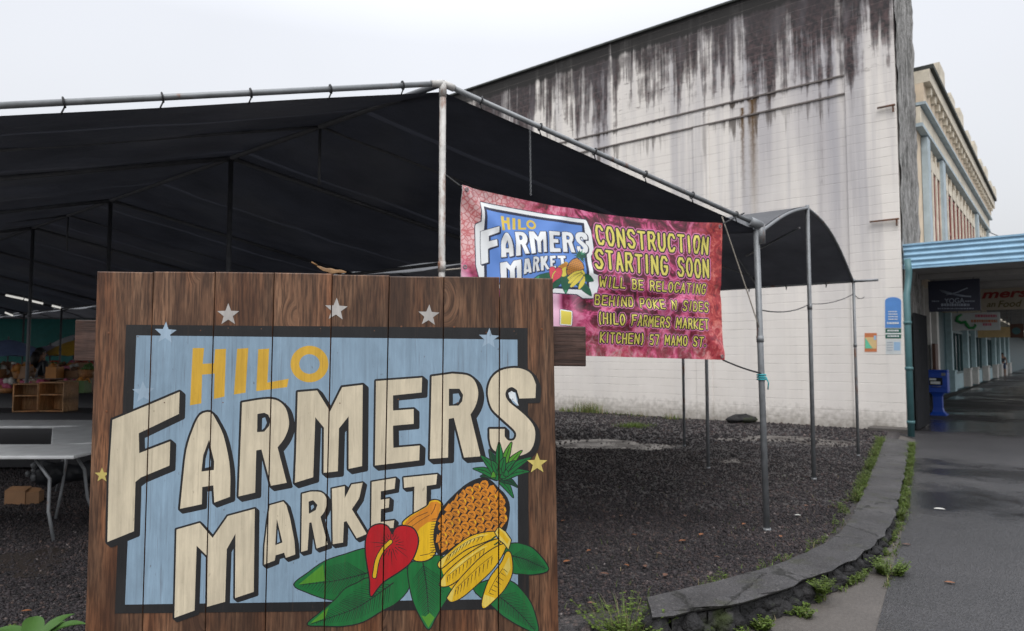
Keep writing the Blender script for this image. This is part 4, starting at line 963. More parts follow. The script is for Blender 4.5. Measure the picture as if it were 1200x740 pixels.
# ------------------------------------------------------------------ printed vinyl banner
BU = ER.normalized(); bc = [bpx(540, 218), bpx(846, 262), bpx(847, 422), bpx(540, 413)]
BO = bc[3]
def buv(p): return ((p - BO).dot(BU), (p - BO).z)
bw = buv(bc[1])[0]; BTL, BTR, BBR, BBL = [buv(p) for p in bc]
bn = thing('banner', 'pink fruit printed vinyl banner announcing construction starting soon, tied between tent posts', 'banner', mat=frame(BO, BU, -NBAN, UP))
def bsag(u, v): return .062 * math.sin(math.pi * min(max(u / bw, 0), 1)) * min(max(v / 1.15, 0), 1) ** 1.3
def bpt(u, v):
    f = u / bw; g = min(max(v / 1.15, 0), 1)
    d = .05 * math.sin(math.pi * f) * math.sin(math.pi * g) + .010 * math.sin(5.1 * f + 3.7 * g * (1 - f)) * (1 - abs(2 * g - 1))
    d += .014 * math.exp(-((u - .35 - .9 * (v - .55)) / .09) ** 2) + .015 * math.exp(-((u - 1.35 + .6 * (v - .5)) / .10) ** 2) - .014 * math.exp(-((v - .28 - .10 * u) / .05) ** 2)
    for (x0, z0, ax_, az_, wd, am) in ((.05, 1.1, .8, -.6, .05, .030), (.1, 1.05, .5, -.85, .04, .022), (2.3, 1.1, -.75, -.65, .05, .014), (2.33, .05, -.85, .5, .045, .014), (2.3, .1, -.6, .8, .04, .014), (.1, .1, .8, .6, .05, .02), (1.2, .62, .97, -.2, .05, .016), (1.7, .35, .95, .3, .045, .016)):
        al = (u - x0) * ax_ + (v - z0) * az_; ac = -(u - x0) * az_ + (v - z0) * ax_
        d += am * math.exp(-(ac / wd) ** 2) * math.exp(-(al / .55) ** 2)
    d += .007 * math.sin(u * 9 + v * 4) * math.exp(-((u - bw) / .5) ** 2) + .004 * math.exp(-(((u - bw) ** 2 + (v - .1) ** 2) ** .5) / .2)
    return BO + BU * u + UP * (v - bsag(u, v)) + NBAN * d
def vinyl(name, col, var=None, rough=.38):
    t = NT(name); c = col if var is None else var(t)
    return t.set(c, rough, t.noise(9, None, 3), .12, .01, spec=.5)
def collage(t):
    v = t.vec((1, 1, 1)); x, y, z = t.sep(); a = t.noise(1.7, v, 4, .55, 1.0); b = t.noise(4.2, v, 6, .65, 2.4); f = t.noise(11, v, 5, .7, 1.5); e = t.vor(26, v, feat='DISTANCE_TO_EDGE')
    def band(q, *st4): 
        k = t.math('MULTIPLY', t.mapr(q, st4[0], st4[1], 0, 1), t.mapr(q, st4[2], st4[3], 1, 0), clamp=True); return k
    def AND(p, q): return t.math('MULTIPLY', p, q, clamp=True)
    col = t.ramp(b, [(.30, (.03, .003, .006)), (.42, (.22, .012, .028)), (.52, (.58, .06, .16)), (.62, (.74, .30, .40)), (.74, (.30, .02, .04))])
    mid = t.ramp(b, [(.36, (.012, .003, .006)), (.50, (.07, .006, .018)), (.57, (.44, .03, .14)), (.68, (.70, .22, .38))])
    col = t.mix(AND(band(x, .75, 1.0, 2.15, 2.3), t.ramp(a, [(.25, .9), (.75, .75)])), col, mid)
    right = t.ramp(f, [(.36, (.12, .008, .01)), (.5, (.38, .03, .025)), (.62, (.58, .16, .12)), (.74, (.68, .40, .38))])
    col = t.mix(AND(t.mapr(x, 2.05, 2.3, 0, 1), t.ramp(b, [(.35, .3), (.5, .95)])), col, right)
    low = t.ramp(f, [(.36, (.30, .012, .03)), (.5, (.58, .10, .13)), (.64, (.74, .48, .48))])
    col = t.mix(AND(t.mapr(z, .26, .08, 0, 1), t.mapr(a, .35, .55, 1, .3)), col, low)
    pulp = t.mix(t.ramp(e, [(.0, .9), (.14, 0)]), t.ramp(f, [(.35, (.66, .30, .30)), (.65, (.76, .56, .56))]), (.46, .06, .07))
    col = t.mix(AND(t.mapr(x, .30, .62, 1, 0), t.mapr(z, .55, .72, 0, 1)), col, pulp)
    w = t.n('TexWave'); w.inputs['Scale'].default_value = 1.1; w.inputs['Distortion'].default_value = 3.5; w.inputs['Detail'].default_value = 2; w.bands_direction = 'DIAGONAL'; t.l(t.vec((1.6, 1, .7)), w.inputs['Vector'])
    petal = t.ramp(w.outputs[0], [(.12, (.14, .008, .05)), (.3, (.55, .14, .30)), (.75, (.76, .46, .60))])
    col = t.mix(AND(t.mapr(x, .75, 1.0, 1, 0), t.mapr(z, .50, .66, 1, 0)), col, petal)
    return t.mix(AND(t.mapr(z, 1.0, 1.12, 0, 1), t.ramp(a, [(.4, .1), (.6, .6)])), col, (.05, .008, .012))
M['b_print'] = vinyl('banner_print', None, collage)
for k, c in dict(b_yellow=(.62, .55, .11), b_black=(.02, .012, .014), b_pink=(.56, .17, .34), b_white=(.72, .74, .75), b_blue=(.10, .22, .56), b_navy=(.015, .02, .05), b_gold=(.62, .45, .06),
                 b_green=(.05, .28, .14), b_dgreen=(.015, .10, .05), b_orange=(.45, .19, .03), b_red=(.60, .06, .09), b_brown=(.16, .05, .015), b_lemon=(.66, .55, .08)).items(): M[k] = vinyl(k, c)
G = {  # stroke letters in a unit box, y up
 'A': [[(0, 0), (.5, 1), (1, 0)], [(.22, .36), (.78, .36)]], 'B': [[(0, 0), (0, 1), (.7, 1), (.9, .8), (.7, .54), (0, .54)], [(.7, .54), (1, .3), (.8, 0), (0, 0)]],
 'C': [[(1, .82), (.75, 1), (.25, 1), (0, .72), (0, .28), (.25, 0), (.75, 0), (1, .18)]], 'D': [[(0, 0), (0, 1), (.6, 1), (1, .68), (1, .32), (.6, 0), (0, 0)]],
 'E': [[(1, 1), (0, 1), (0, 0), (1, 0)], [(0, .52), (.8, .52)]], 'F': [[(1, 1), (0, 1), (0, 0)], [(0, .52), (.8, .52)]],
 'G': [[(1, .82), (.75, 1), (.25, 1), (0, .7), (0, .3), (.25, 0), (.75, 0), (1, .2), (1, .45), (.6, .45)]], 'H': [[(0, 0), (0, 1)], [(1, 0), (1, 1)], [(0, .5), (1, .5)]],
 'I': [[(.5, 0), (.5, 1)]], 'K': [[(0, 0), (0, 1)], [(1, 1), (.05, .48), (1, 0)]], 'L': [[(0, 1), (0, 0), (1, 0)]], 'M': [[(0, 0), (.05, 1), (.5, .35), (.95, 1), (1, 0)]],
 'N': [[(0, 0), (0, 1), (1, 0), (1, 1)]], 'O': [[(.3, 1), (0, .7), (0, .3), (.3, 0), (.7, 0), (1, .3), (1, .7), (.7, 1), (.3, 1)]], 'P': [[(0, 0), (0, 1), (.75, 1), (1, .76), (.75, .45), (0, .45)]],
 'R': [[(0, 0), (0, 1), (.75, 1), (1, .76), (.75, .5), (0, .5)], [(.5, .5), (1, 0)]], 'S': [[(1, .84), (.75, 1), (.25, 1), (0, .78), (.25, .55), (.75, .45), (1, .22), (.75, 0), (.25, 0), (0, .16)]],
 'T': [[(0, 1), (1, 1)], [(.5, 1), (.5, 0)]], 'U': [[(0, 1), (0, .25), (.3, 0), (.7, 0), (1, .25), (1, 1)]], 'W': [[(0, 1), (.2, 0), (.5, .65), (.8, 0), (1, 1)]], 'Y': [[(0, 1), (.5, .5), (1, 1)], [(.5, .5), (.5, 0)]],
 '5': [[(.95, 1), (.1, 1), (0, .55), (.7, .58), (1, .3), (.7, 0), (0, .05)]], '7': [[(0, 1), (1, 1), (.4, 0)]], '(': [[(.75, 1.08), (.35, .75), (.35, .25), (.75, -.08)]], ')': [[(.25, 1.08), (.65, .75), (.65, .25), (.25, -.08)]], '.': [[(.2, .02), (.22, .04)]]}
GW = {'I': .42, 'M': 1.3, 'W': 1.35, '(': .55, ')': .55, '.': .4, ' ': .7}
def stroke_text(art, text, quad, layers, g, sw=.16, gap=.40):
    """quad: TL, TR, BR, BL of the line; strokes are fattened by each layer (extra radius, colour)"""
    tot = sum(GW.get(c, 1.0) for c in text) + gap * (len(text) - 1); TLq, TRq, BRq, BLq = [Vector(q) for q in quad]
    h = ((TLq - BLq).length + (TRq - BRq).length) / 2; x = 0; strokes = []
    for ci, c in enumerate(text):
        w = GW.get(c, 1.0); jt = .02 * math.sin(ci * 2.7)
        for sk in G.get(c, []):
            P = [((x + p[0] * w) / tot, p[1] + jt) for p in sk]
            strokes.append([tuple(BLq.lerp(BRq, a).lerp(TLq.lerp(TRq, a), b)) for a, b in P])
        x += w + gap
    for ex, m in layers:
        for P in strokes: art.fat(P, h * sw * .5 + ex, g, m, closed=False, n=7)
ba = Art(); K = 100.0
def buvs(p): u, v = buv(p); return (u, v + bsag(u, v))
bq = lambda pts: [tuple(Vector(buvs(bpx(*p))) * K) for p in pts]
NE = 24
ba.poly([tuple(Vector(p) * K) for p in (BBL, BBR, BTR, BTL)], 'print', 'b_print')
# logo panel: the board's own design, shrunk on to the vinyl
lg = Art(); design(lg, stars=False)
sA = [Vector(p) for p in ((147.8, 380.8), (125.8, 635.4), (632, 430))]; tA = [Vector(p) for p in bq(((565.5, 242.5), (562.8, 310.5), (686, 273)))]
m2 = Matrix(((sA[1].x - sA[0].x, sA[2].x - sA[0].x), (sA[1].y - sA[0].y, sA[2].y - sA[0].y))).inverted()
def aff(p):
    c = m2 @ (Vector(p) - sA[0]); q = tA[0] + (tA[1] - tA[0]) * c.x + (tA[2] - tA[0]) * c.y; return (q.x, q.y)
cm = dict(p_black='b_navy', p_blue='b_blue', p_cream='b_white', p_yellow='b_gold', p_green='b_dgreen', p_dgreen='b_dgreen', p_lgreen='b_green', p_red='b_red', p_gold='b_lemon', p_orange='b_orange', p_dorange='b_brown', p_lemon='b_lemon', p_pale='b_white')
edge = [aff(p) for p in ((140, 372), (626, 376), (640, 420), (646, 520), (630, 545), (632, 640), (668, 650), (645, 742), (590, 745), (560, 728), (130, 726), (112, 640), (118, 470), (142, 455))]
ba.fat(edge, 2.2, 'logo', 'b_navy', n=6); ba.fat(edge, 1.5, 'logo', 'b_white', n=6); ba.poly(edge, 'logo', 'b_white')
for pts, g, m in lg.p:
    if len(pts) > 40 and g == 'painted_fruit' and False: continue
    ar = abs(sum(pts[i][0] * pts[i - 1][1] - pts[i - 1][0] * pts[i][1] for i in range(len(pts)))) / 2
    if ar < 9: continue
    ba.poly([aff(p) for p in pts], 'logo', cm.get(m, 'b_navy'))
q = bq([(655, 364), (667, 366), (667, 381), (655, 380)]); ba.fat(q, 1.2, 'logo', 'b_navy', n=6); ba.fat(q, .8, 'logo', 'b_white', n=6); ba.poly(q, 'logo', 'b_lemon')
tz = lambda *p: bq(Z(685, 250, 4.23, *p))
for txt, qd, e in (('CONSTRUCTION', ((48, 62), (612, 122), (609, 200), (52, 152)), 1), ('STARTING SOON', ((40, 185), (613, 235), (615, 318), (40, 272)), 1), ('WILL BE RELOCATING', ((56, 318), (602, 355), (597, 400), (58, 365)), .72),
                   ('BEHIND POKE N SIDES', ((40, 408), (612, 445), (609, 488), (42, 452)), .72), ('(HILO FARMERS MARKET', ((58, 495), (607, 530), (605, 576), (60, 546)), .72), ('KITCHEN) 57 MAMO ST.', ((72, 591), (598, 617), (597, 660), (74, 640)), .72)):
    stroke_text(ba, txt, tz(*qd), ((2.2 * e, 'b_pink'), (1.35 * e, 'b_black'), (0, 'b_yellow')), 'lettering', .155 if e == 1 else .15, .75 if e == 1 else .66)
U1 = bw * K; ge = [((U1 * i / 64, -15), (U1 * i / 64, 140)) for i in range(1, 64)] + [((-5, 118 * i / 30), (U1 + 5, 118 * i / 30)) for i in range(-1, 33)]
bv = ([Vector(p) * K for p in (BBL, BBR, BTR, BTL)])
for a, b in ((0, 1), (1, 2), (2, 3), (3, 0)):        # nothing outside the vinyl
    p, q2 = bv[a], bv[b]; d = (q2 - p).normalized(); n2 = Vector((d.y, -d.x)); e = d * 20
    ba.poly([tuple(v) for v in (p - e, q2 + e, q2 + e + n2 * 40, p - e + n2 * 40)], 'gap', None)
_t = time.time(); vs, gr = ba.solve(ge); print('banner', len(vs), sum(len(x) for x in gr.values()), time.time() - _t)
bo = emit(vs, gr, lambda p: bpt(p[0] / K, p[1] / K), bn, NBAN)
mb = MB(); bk = []
for i in range(49):
    f = i / 48; row = []
    for j in range(25):
        g = j / 24; a = Vector(BBL).lerp(Vector(BBR), f).lerp(Vector(BTL).lerp(Vector(BTR), f), g); row.append(bpt(a.x, a.y) - NBAN * .010)
    bk.append(row)
mb.grid(bk); M['b_back'] = vinyl('banner_back', (.55, .52, .52)); mb.build('backing', M['b_back'], bn)
for (u, v) in [(BTL[0] + .03, BTL[1] - .03), (BTR[0] - .03, BTR[1] - .03), (BBR[0] - .03, BBR[1] + .03), (BBL[0] + .03, BBL[1] + .03), (BTL[0] + .03, BTL[1] - .58)]:
    c = bpt(u, v) + NBAN * .002; mb = MB(); mb.tube([c + (BU * math.cos(a) + UP * math.sin(a)) * .012 for a in [k * .5236 for k in range(13)]], .004, 6, 0, False); mb.build('grommet', M['galv'], bn)

# ------------------------------------------------------------------ text helper (built-in font) for small signs
def txt_mesh(s_, M4, h, parent, mat, name='lettering', shear=0, bold=.0, width=None):
    c = bpy.data.curves.new('t', 'FONT'); c.body = s_; c.size = 1; c.align_x = 'CENTER'; c.align_y = 'CENTER'; c.offset = bold; c.shear = shear; c.extrude = .0
    o = bpy.data.objects.new('t', c); COL.objects.link(o); dg = bpy.context.evaluated_depsgraph_get(); me = bpy.data.meshes.new_from_object(o.evaluated_get(dg))
    bpy.data.objects.remove(o); w_ = max(v.co.x for v in me.vertices) - min(v.co.x for v in me.vertices)
    sx = h if width is None else width / w_
    mb = MB(); mb.v = [M4 @ Vector((v.co.x * sx, v.co.y * h, 0)) for v in me.vertices]; mb.f = [list(p.vertices) for p in me.polygons]; mb.m = [0] * len(mb.f); mb.smooth = [False] * len(mb.f)
    bpy.data.meshes.remove(me); return mb.build(name, mat, parent)
def rim_box(mb, o, x, y, z, r=0): mb.obox(o, x, y, z)

# signs on the white wall (wall local: t, out, z)
def wall_px(px, py, o=.0): return on_plane(px, py, W0 - D2 * (.062 + o), D2)
for k, c in dict(s_blue=(.09, .24, .56), s_green=(.012, .10, .07), s_white=(.66, .68, .68), s_orange=(.50, .17, .07), s_lgreen=(.13, .50, .32), s_sand=(.62, .45, .22), s_lblue=(.30, .45, .62), s_navy=(.022, .026, .05), s_red=(.22, .012, .01),
                 s_dim=(.26, .30, .37), s_cream=(.32, .28, .22), s_pink=(.55, .12, .18), s_grass=(.03, .26, .07), s_black=(.02, .018, .015), s_paper=(.55, .58, .58), news_blue=(.012, .06, .36), olive=(.10, .08, .02)).items(): M[k] = plain(k, c, .45, .12, 6)
def bars(par, m, px0, px1, ys, o, h, rg):          # rows of unreadable small print, a part per row
    for y in ys:
        x = px0; mb = MB()
        while x < px1 - .6:
            w = rg.uniform(.6, 2.2); x2 = min(x + w, px1); a, b = wall_px(x, y, o), wall_px(x2, y - .0, o); mb.obox(a, b - a, -D2 * .002, UP * h); x = x2 + .5
        mb.build('small_print', m, par)
rg = random.Random(3)
s1 = thing('wall_sign', 'round topped blue notice plate on the white wall above the green one', 'sign', wall_px(1046, 389))
def plate(parent, name, x0, x1, y0, y1, m, round_=False, o=.004, th=.012):
    P = [wall_px(x0, y1, o), wall_px(x1, y1, o), wall_px(x1, y0, o), wall_px(x0, y0, o)]
    if round_:
        c = (P[2] + P[3]) / 2; hw = (P[2] - P[3]) / 2; P = P[:2] + [c + hw * math.cos(a) + UP * hw.length * .55 * math.sin(a) for a in [math.pi * k / 10 for k in range(11)]]
    n = len(P); mb = MB(); mb.add(P + [p + D2 * th for p in P], [tuple(range(n))] + [(k, k + n, (k + 1) % n + n, (k + 1) % n) for k in range(n)]); return mb.build(name, m, parent)
plate(s1, 'plate', 1037.2, 1056, 353, 384.5, M['s_blue'], True)
bars(s1, M['s_white'], 1041, 1052, (366, 369, 372, 375), .007, .022, rg); bars(s1, M['s_white'], 1039.5, 1054, (380,), .007, .04, rg)
s2 = thing('wall_sign', 'small dark green notice plate with white rows of print on the white wall', 'sign', wall_px(1046, 397))
plate(s2, 'plate', 1037.6, 1056, 385.3, 396.8, M['s_green']); bars(s2, M['s_white'], 1040, 1054, (388.6, 395.2), .007, .035, rg)
plate(s2, 'white_band', 1037.6, 1056, 390.4, 392.0, M['s_white'], False, .007, .003)
s3 = thing('wall_notice', 'white paper notice taped below the green plate on the white wall', 'notice', wall_px(1046, 415))
plate(s3, 'sheet', 1038, 1056, 397.8, 415.5, M['s_paper'], False, .003, .004); bars(s3, M['s_dim'], 1039.5, 1046, (402, 405, 408, 411), .005, .014, rg)
plate(s3, 'green_photo', 1047.5, 1055, 401, 411, M['s_lblue'], False, .005, .003)
s4 = thing('poster', 'small orange and green map poster stuck on the white wall beside the thin post', 'poster', wall_px(1020, 412))
plate(s4, 'sheet', 1013.2, 1027.5, 390.5, 412.5, M['s_orange'], False, .003, .004)
plate(s4, 'map', 1013.8, 1027, 395.5, 408.8, M['s_sand'], False, .005, .003)
a, b, c = wall_px(1013.9, 395.8, .007), wall_px(1013.9, 408.5, .007), wall_px(1022.5, 408.5, .007); mb = MB(); mb.add([a, b, c], [(0, 1, 2)]); mb.build('green_area', M['s_lgreen'], s4)
plate(s4, 'blue_area', 1024, 1026.8, 393.5, 398.5, M['s_lblue'], False, .007, .002)

# hanging signs under the awning
def hang(px, py, depth): d = ray(px, py); return EYEV + d * (depth / d.y)
def hang_sign(label, x0, x1, y0, y1, depth, m, cat='sign', th=.05):
    c = hang((x0 + x1) / 2, y0, depth); pn = c; P = lambda x, y, o=0: on_plane(x, y, pn - D2 * o, D2)
    o = thing('hanging_sign', label, cat, P((x0 + x1) / 2, y1)); a, b, t = P(x0, y1), P(x1, y1), P(x0, y0)
    hx = Vector((b.x - a.x, b.y - a.y, 0)); mb = MB(); mb.obox(a, hx, D2 * th, UP * (t.z - a.z)); mb.build('panel', m, o, bevel=.006)
    for f in (.12, .88):
        mb = MB(); p = a + hx * f + D2 * th * .5; mb.tube([p + UP * (t.z - a.z), Vector((p.x, p.y, ZA0 + .03))], .012, 6); mb.build('hanger', M['galv'], o)
    def T(s_, x, y, h, m, **k): 
        q = P(x, y, .004); txt_mesh(s_, frame(q, hx.normalized(), UP, -D2), h, o, m, **k)
    return o, P, T
o, P, T = hang_sign('dark navy hanging yoga sign nearest under the blue awning', 1088.5, 1149.5, 330, 366, 16.2, M['s_navy'])
T('YOGA', 1118.5, 353, .17, M['s_dim'], width=.40, bold=.01)
mb = MB()
for x0, y0, x1, y1, r in ((1101, 340, 1138, 348, .012), (1109, 346, 1134, 337.5, .012), (1103, 341, 1116, 345, .02), (1116, 345, 1138, 347.5, .018)): mb.tube([P(x0, y0, .004), P((x0 + x1) / 2, (y0 + y1) / 2 + 1, .004), P(x1, y1, .004)], r, 5)
mb.build('crossed_lines_emblem', M['s_dim'], o)
for y, xa, xb, h in ((359, 1103, 1136, .06), (362.5, 1099, 1141, .025), (354, 1092, 1101, .03), (354, 1131, 1142, .03)):
    x = xa; mb = MB()
    while x < xb: w = rg.uniform(1, 3); a, b = P(x, y, .003), P(min(x + w, xb), y, .003); mb.obox(a, Vector((b.x - a.x, b.y - a.y, 0)), -D2 * .003, UP * h); x += w + .8
    mb.build('small_print', M['s_dim'], o)
o, P, T = hang_sign('cream hanging food sign with red letters behind the navy sign', 1140, 1204, 337, 364.5, 19, M['s_cream'])
T('mers', 1176, 344.5, .34, M['s_red'], shear=.25, bold=.03, width=1.06); T('an', 1161, 357, .22, M['olive'], shear=.3, bold=.02); T('Food', 1182, 356.5, .26, M['olive'], shear=.3, bold=.02, width=.55)
o, P, T = hang_sign('white hanging sign with green swirl and pink writing, below the cream one', 1116, 1172.5, 367.5, 388, 22.5, M['s_paper'])
sw = [P(x, y, .012) for x, y in ((1127, 368.5), (1122, 372), (1121, 376), (1126, 378.5), (1131, 377.5), (1133, 381), (1136, 384.5), (1141, 384.5), (1143.5, 382), (1142, 380))]
mb = MB(); mb.tube(sw, [.03, .05, .06, .05, .06, .055, .05, .05, .035, .02], 6); mb.build('green_swirl', M['s_grass'], o)
for y, xa, xb, m in ((372, 1143, 1168, 0), (378, 1138, 1169, 1), (382, 1152, 1162, 0)):
    x = xa; mb = MB()
    while x < xb: w = rg.uniform(1.2, 3); a, b = P(x, y, .004), P(min(x + w, xb), y, .004); mb.obox(a, Vector((b.x - a.x, b.y - a.y, 0)), -D2 * .004, UP * .085); x += w + .7
    mb.build('small_print', M['s_orange'] if m else M['s_pink'], o)

o, P, T = hang_sign('beige hanging board far under the awning past the white sign', 1146, 1186, 384, 396, 27, M['s_sand'])
o, P, T = hang_sign('small dark hanging sign with teal disc at the far right of the awning', 1184, 1200, 380, 396, 25, M['brown_panel'])
mb = MB(); c = P(1191, 388, .006); mb.add([c] + [c + (-D1 * math.cos(a) + UP * math.sin(a)) * .13 for a in [k * .3927 for k in range(16)]], [(0, 1 + (k + 1) % 16, 1 + k) for k in range(16)]); mb.build('disc', M['teal_pipe'], o)

# newspaper box
NP = gnd(1100, 487); nb = thing('newspaper_box', 'bright blue newspaper vending box on a pedestal by the shop entrance', 'newspaper box', mat=frame(NP, -D1, D2, UP))
def nl(x, y, z): return NP - D1 * x + D2 * y + UP * z
mb = MB()
mb.obox(nl(-.20, -.20, 0), -D1 * .40, D2 * .40, UP * .04)
rows = []
for z, w in ((.04, .19), (.10, .13), (.2, .105), (.5, .105), (.60, .15)): rows.append([nl(-w, -w, z), nl(w, -w, z), nl(w, w, z), nl(-w, w, z), nl(-w, -w, z)])
mb.grid(rows, 0, False); mb.build('pedestal', M['news_blue'], nb)
mb = MB(); mb.obox(nl(-.25, -.2, .60), -D1 * .50, D2 * .42, UP * .54); mb.obox(nl(-.25, -.17, 1.142), -D1 * .50, D2 * .36, UP * .06); mb.build('case', M['news_blue'], nb, bevel=.02)
mb = MB(); mb.obox(nl(-.20, -.215, .74), -D1 * .40, D2 * .012, UP * .30); dr = mb.build('door', M['news_blue'], nb, bevel=.004)
mb = MB(); mb.obox(nl(-.16, -.222, .80), -D1 * .30, D2 * .006, UP * .2); mb.build('display_window', M['glass'], dr)
mb = MB(); mb.obox(nl(-.13, -.226, .83), -D1 * .22, D2 * .003, UP * .07); mb.obox(nl(-.15, -.226, .93), -D1 * .15, D2 * .003, UP * .05); mb.build('newspaper', M['s_paper'], dr)
mb = MB(); mb.tube([nl(-.1, -.215, .765), nl(-.1, -.245, .765), nl(.1, -.245, .765), nl(.1, -.215, .765)], .009, 6); mb.build('handle', M['galv'], dr)
mb = MB(); mb.obox(nl(.12, -.215, 1.05), -D1 * .09, D2 * .012, UP * .075); mb.build('coin_slot', M['galv'], nb)
# overhead wire
a = st(SE, .1, CH - 1.2); b = hang(1204, 287, 24.0)
mb = MB(); mb.tube([a.lerp(b, i / 12) - UP * .06 * 4 * (i / 12) * (1 - i / 12) for i in range(13)], .018, 5); tag(mb.build('overhead_wire', M['black_cord']), 'dark overhead wire running down from the cream building cornice', 'wire')

# ------------------------------------------------------------------ under the tents: stalls, tables, parasols
for k, c in dict(table_top=(.55, .56, .56), table_edge=(.62, .61, .57), cloth_black=(.014, .014, .017), plastic=(.02, .022, .026), tarp_teal=(.014, .19, .175), par_blue=(.20, .27, .48), par_lilac=(.48, .44, .56), par_yellow=(.60, .36, .04), par_white=(.66, .66, .66),
                 card=(.24, .13, .065), g_red=(.32, .05, .03), g_orange=(.42, .17, .03), g_green=(.06, .13, .03), g_brown=(.13, .07, .04), g_white=(.5, .5, .47), g_pink=(.42, .08, .16), skin=(.35, .19, .13), skin2=(.27, .14, .09), hair=(.012, .009, .008), shirt_dark=(.02, .022, .03), shorts=(.03, .06, .13), top_red=(.35, .12, .08)).items(): M[k] = plain(k, c, .5, .2, 6)
def folding_table(name_label, c, ux, L_, W_, h=.74):
    uy = Vector((-ux.y, ux.x, 0)); o = thing('folding_table', name_label, 'table', mat=frame(Vector((c.x, c.y, lz(c))), ux, uy, UP)); P = lambda x, y, z: c + ux * x + uy * y + UP * z
    mb = MB(); mb.obox(P(-L_ / 2, -W_ / 2, h - .032), ux * L_, uy * W_, UP * .032); mb.build('table_top', M['table_top'], o, bevel=.010)
    for sx in (-1, 1):
        for sy in (-1, 1):
            x0 = sx * (L_ / 2 - .28); mb = MB(); mb.tube([P(x0 - sx * .12, sy * (W_ / 2 - .12), h - .05), P(x0, sy * (W_ / 2 - .13), h - .22), P(x0 + sx * .02, sy * (W_ / 2 - .1), .25), P(x0 + sx * .10, sy * (W_ / 2 - .06), .0)], .014, 8); mb.build('leg', M['galv'], o)
    return o
ux = Vector((1, .02, 0)).normalized()
c = hang(-40, 526, 6.25); c.z = 0; folding_table('white plastic folding table nearest the sign with one bent leg in view', c, ux, 2.4, .76)
uy_ = Vector((-.62, .78, 0)).normalized()
c = hang(112, 503, 7.6); c.z = 0; folding_table('white folding table set crosswise behind the nearest white table', c, Vector((.55, -.83, 0)).normalized(), 1.9, .8)
c = hang(20, 497, 8.7); c.z = 0; folding_table('grey topped folding table in the second row behind the crosswise one', c, ux, 2.8, .76)
# black-cloth stall with wooden crates and goods
def stall(label, c, ux, L_, W_, h=.8):
    uy = Vector((-ux.y, ux.x, 0)); o = thing('stall_table', label, 'stall', mat=frame(Vector((c.x, c.y, lz(c))), ux, uy, UP)); P = lambda x, y, z: c + ux * x + uy * y + UP * z
    mb = MB(); mb.obox(P(-L_ / 2, -W_ / 2, h - .03), ux * L_, uy * W_, UP * .03); mb.build('table_top', M['crate_wood'], o)
    rows = []; n = 48
    for z, k in ((h + .006, 0), (h + .002, 1), (h * .5, 1), (.03, 1)):
        row = []
        for i in range(n + 1):
            a = i / n * 4; sd_ = int(a) % 4; f = a - int(a); x, y = [(-1 + 2 * f, -1), (1, -1 + 2 * f), (1 - 2 * f, 1), (-1, 1 - 2 * f)][sd_]
            wv = (.0 if k == 0 else .012 + (.02 * math.sin(i * 1.7) + .01 * math.sin(i * 3.1)) * (1 - z / h)); row.append(P(x * (L_ / 2 + wv), y * (W_ / 2 + wv), z))
        rows.append(row)
    mb = MB(); mb.grid(rows[::-1]); mb.add(rows[0][:-1], [tuple(range(n))]); mb.build('cloth', M['cloth_black'], o); return o
for Yd, z, hh in ((14.55, .81, .30), (17.2, .86, .30)):        # low display shelves the upper goods stand on
    a = Vector(((-12 - 600) / 800 * Yd, Yd - .26, z)); o = thing('display_shelf', 'low brown display shelf on the %s black covered stall' % ('second' if Yd < 16 else 'third'), 'shelf', a); L_ = Vector((120 / 800 * Yd, 0, 0))
    mb = MB(); mb.obox(a + UP * (hh - .018), L_, Vector((0, .52, 0)), UP * .018); mb.build('board', M['g_brown'], o)
    for f in (0, .33, .66, .985): mb = MB(); mb.obox(a + L_ * f + Vector((0, .2, 0)), Vector((.02, 0, 0)), Vector((0, .3, 0)), UP * (hh - .019)); mb.build('upright', M['g_brown'], o)
sc = hang(40, 491, 10.1); sc.z = 0; stall('long stall under black cloth carrying the wooden crates', sc, ux, 3.0, .9, .78)
def crate(label, px, w, h, d, Yd, shelf=True, tilt=0.0, z0=.79, m='crate_wood'):
    c = hang(px, 487, Yd); c.z = z0; x = Vector((math.cos(tilt), math.sin(tilt), 0)); y = Vector((-x.y, x.x, 0)); o = thing('wooden_crate', label, 'crate', mat=frame(c, x, y, UP)); P = lambda a, b, e: c + x * a + y * b + UP * e
    t = .016
    for sgn in (-1, 1): mb = MB(); mb.obox(P(sgn * (w / 2 - t / 2) - t / 2, -d / 2, 0), x * t, y * d, UP * h); mb.build('side', M[m], o)
    mb = MB(); mb.obox(P(-w / 2 + t, d / 2 - t, 0), x * (w - 2 * t), y * t, UP * h); mb.build('back', M[m], o)
    mb = MB(); mb.obox(P(-w / 2 + t + .001, -d / 2, 0), x * (w - 2 * t - .002), y * (d - t - .001), UP * t); mb.build('bottom', M[m], o)
    if shelf:
        mb = MB(); mb.obox(P(-w / 2 + t + .001, -d / 2 + .005, h * .55), x * (w - 2 * t - .002), y * (d - t - .01), UP * t); mb.build('shelf', M[m], o)
        mb = MB(); mb.obox(P(-w / 2 + t + .001, -d / 2, h - t), x * (w - 2 * t - .002), y * (d - t - .001), UP * t); mb.build('top', M[m], o)
    return o
crate('tall open wooden crate with shelf, left of the pair on the black stall', 34, .32, .40, .28, 9.9, True, .25)
crate('wide open wooden crate standing on end, right of the pair on the black stall', 68, .38, .42, .3, 9.95, True, -.08)
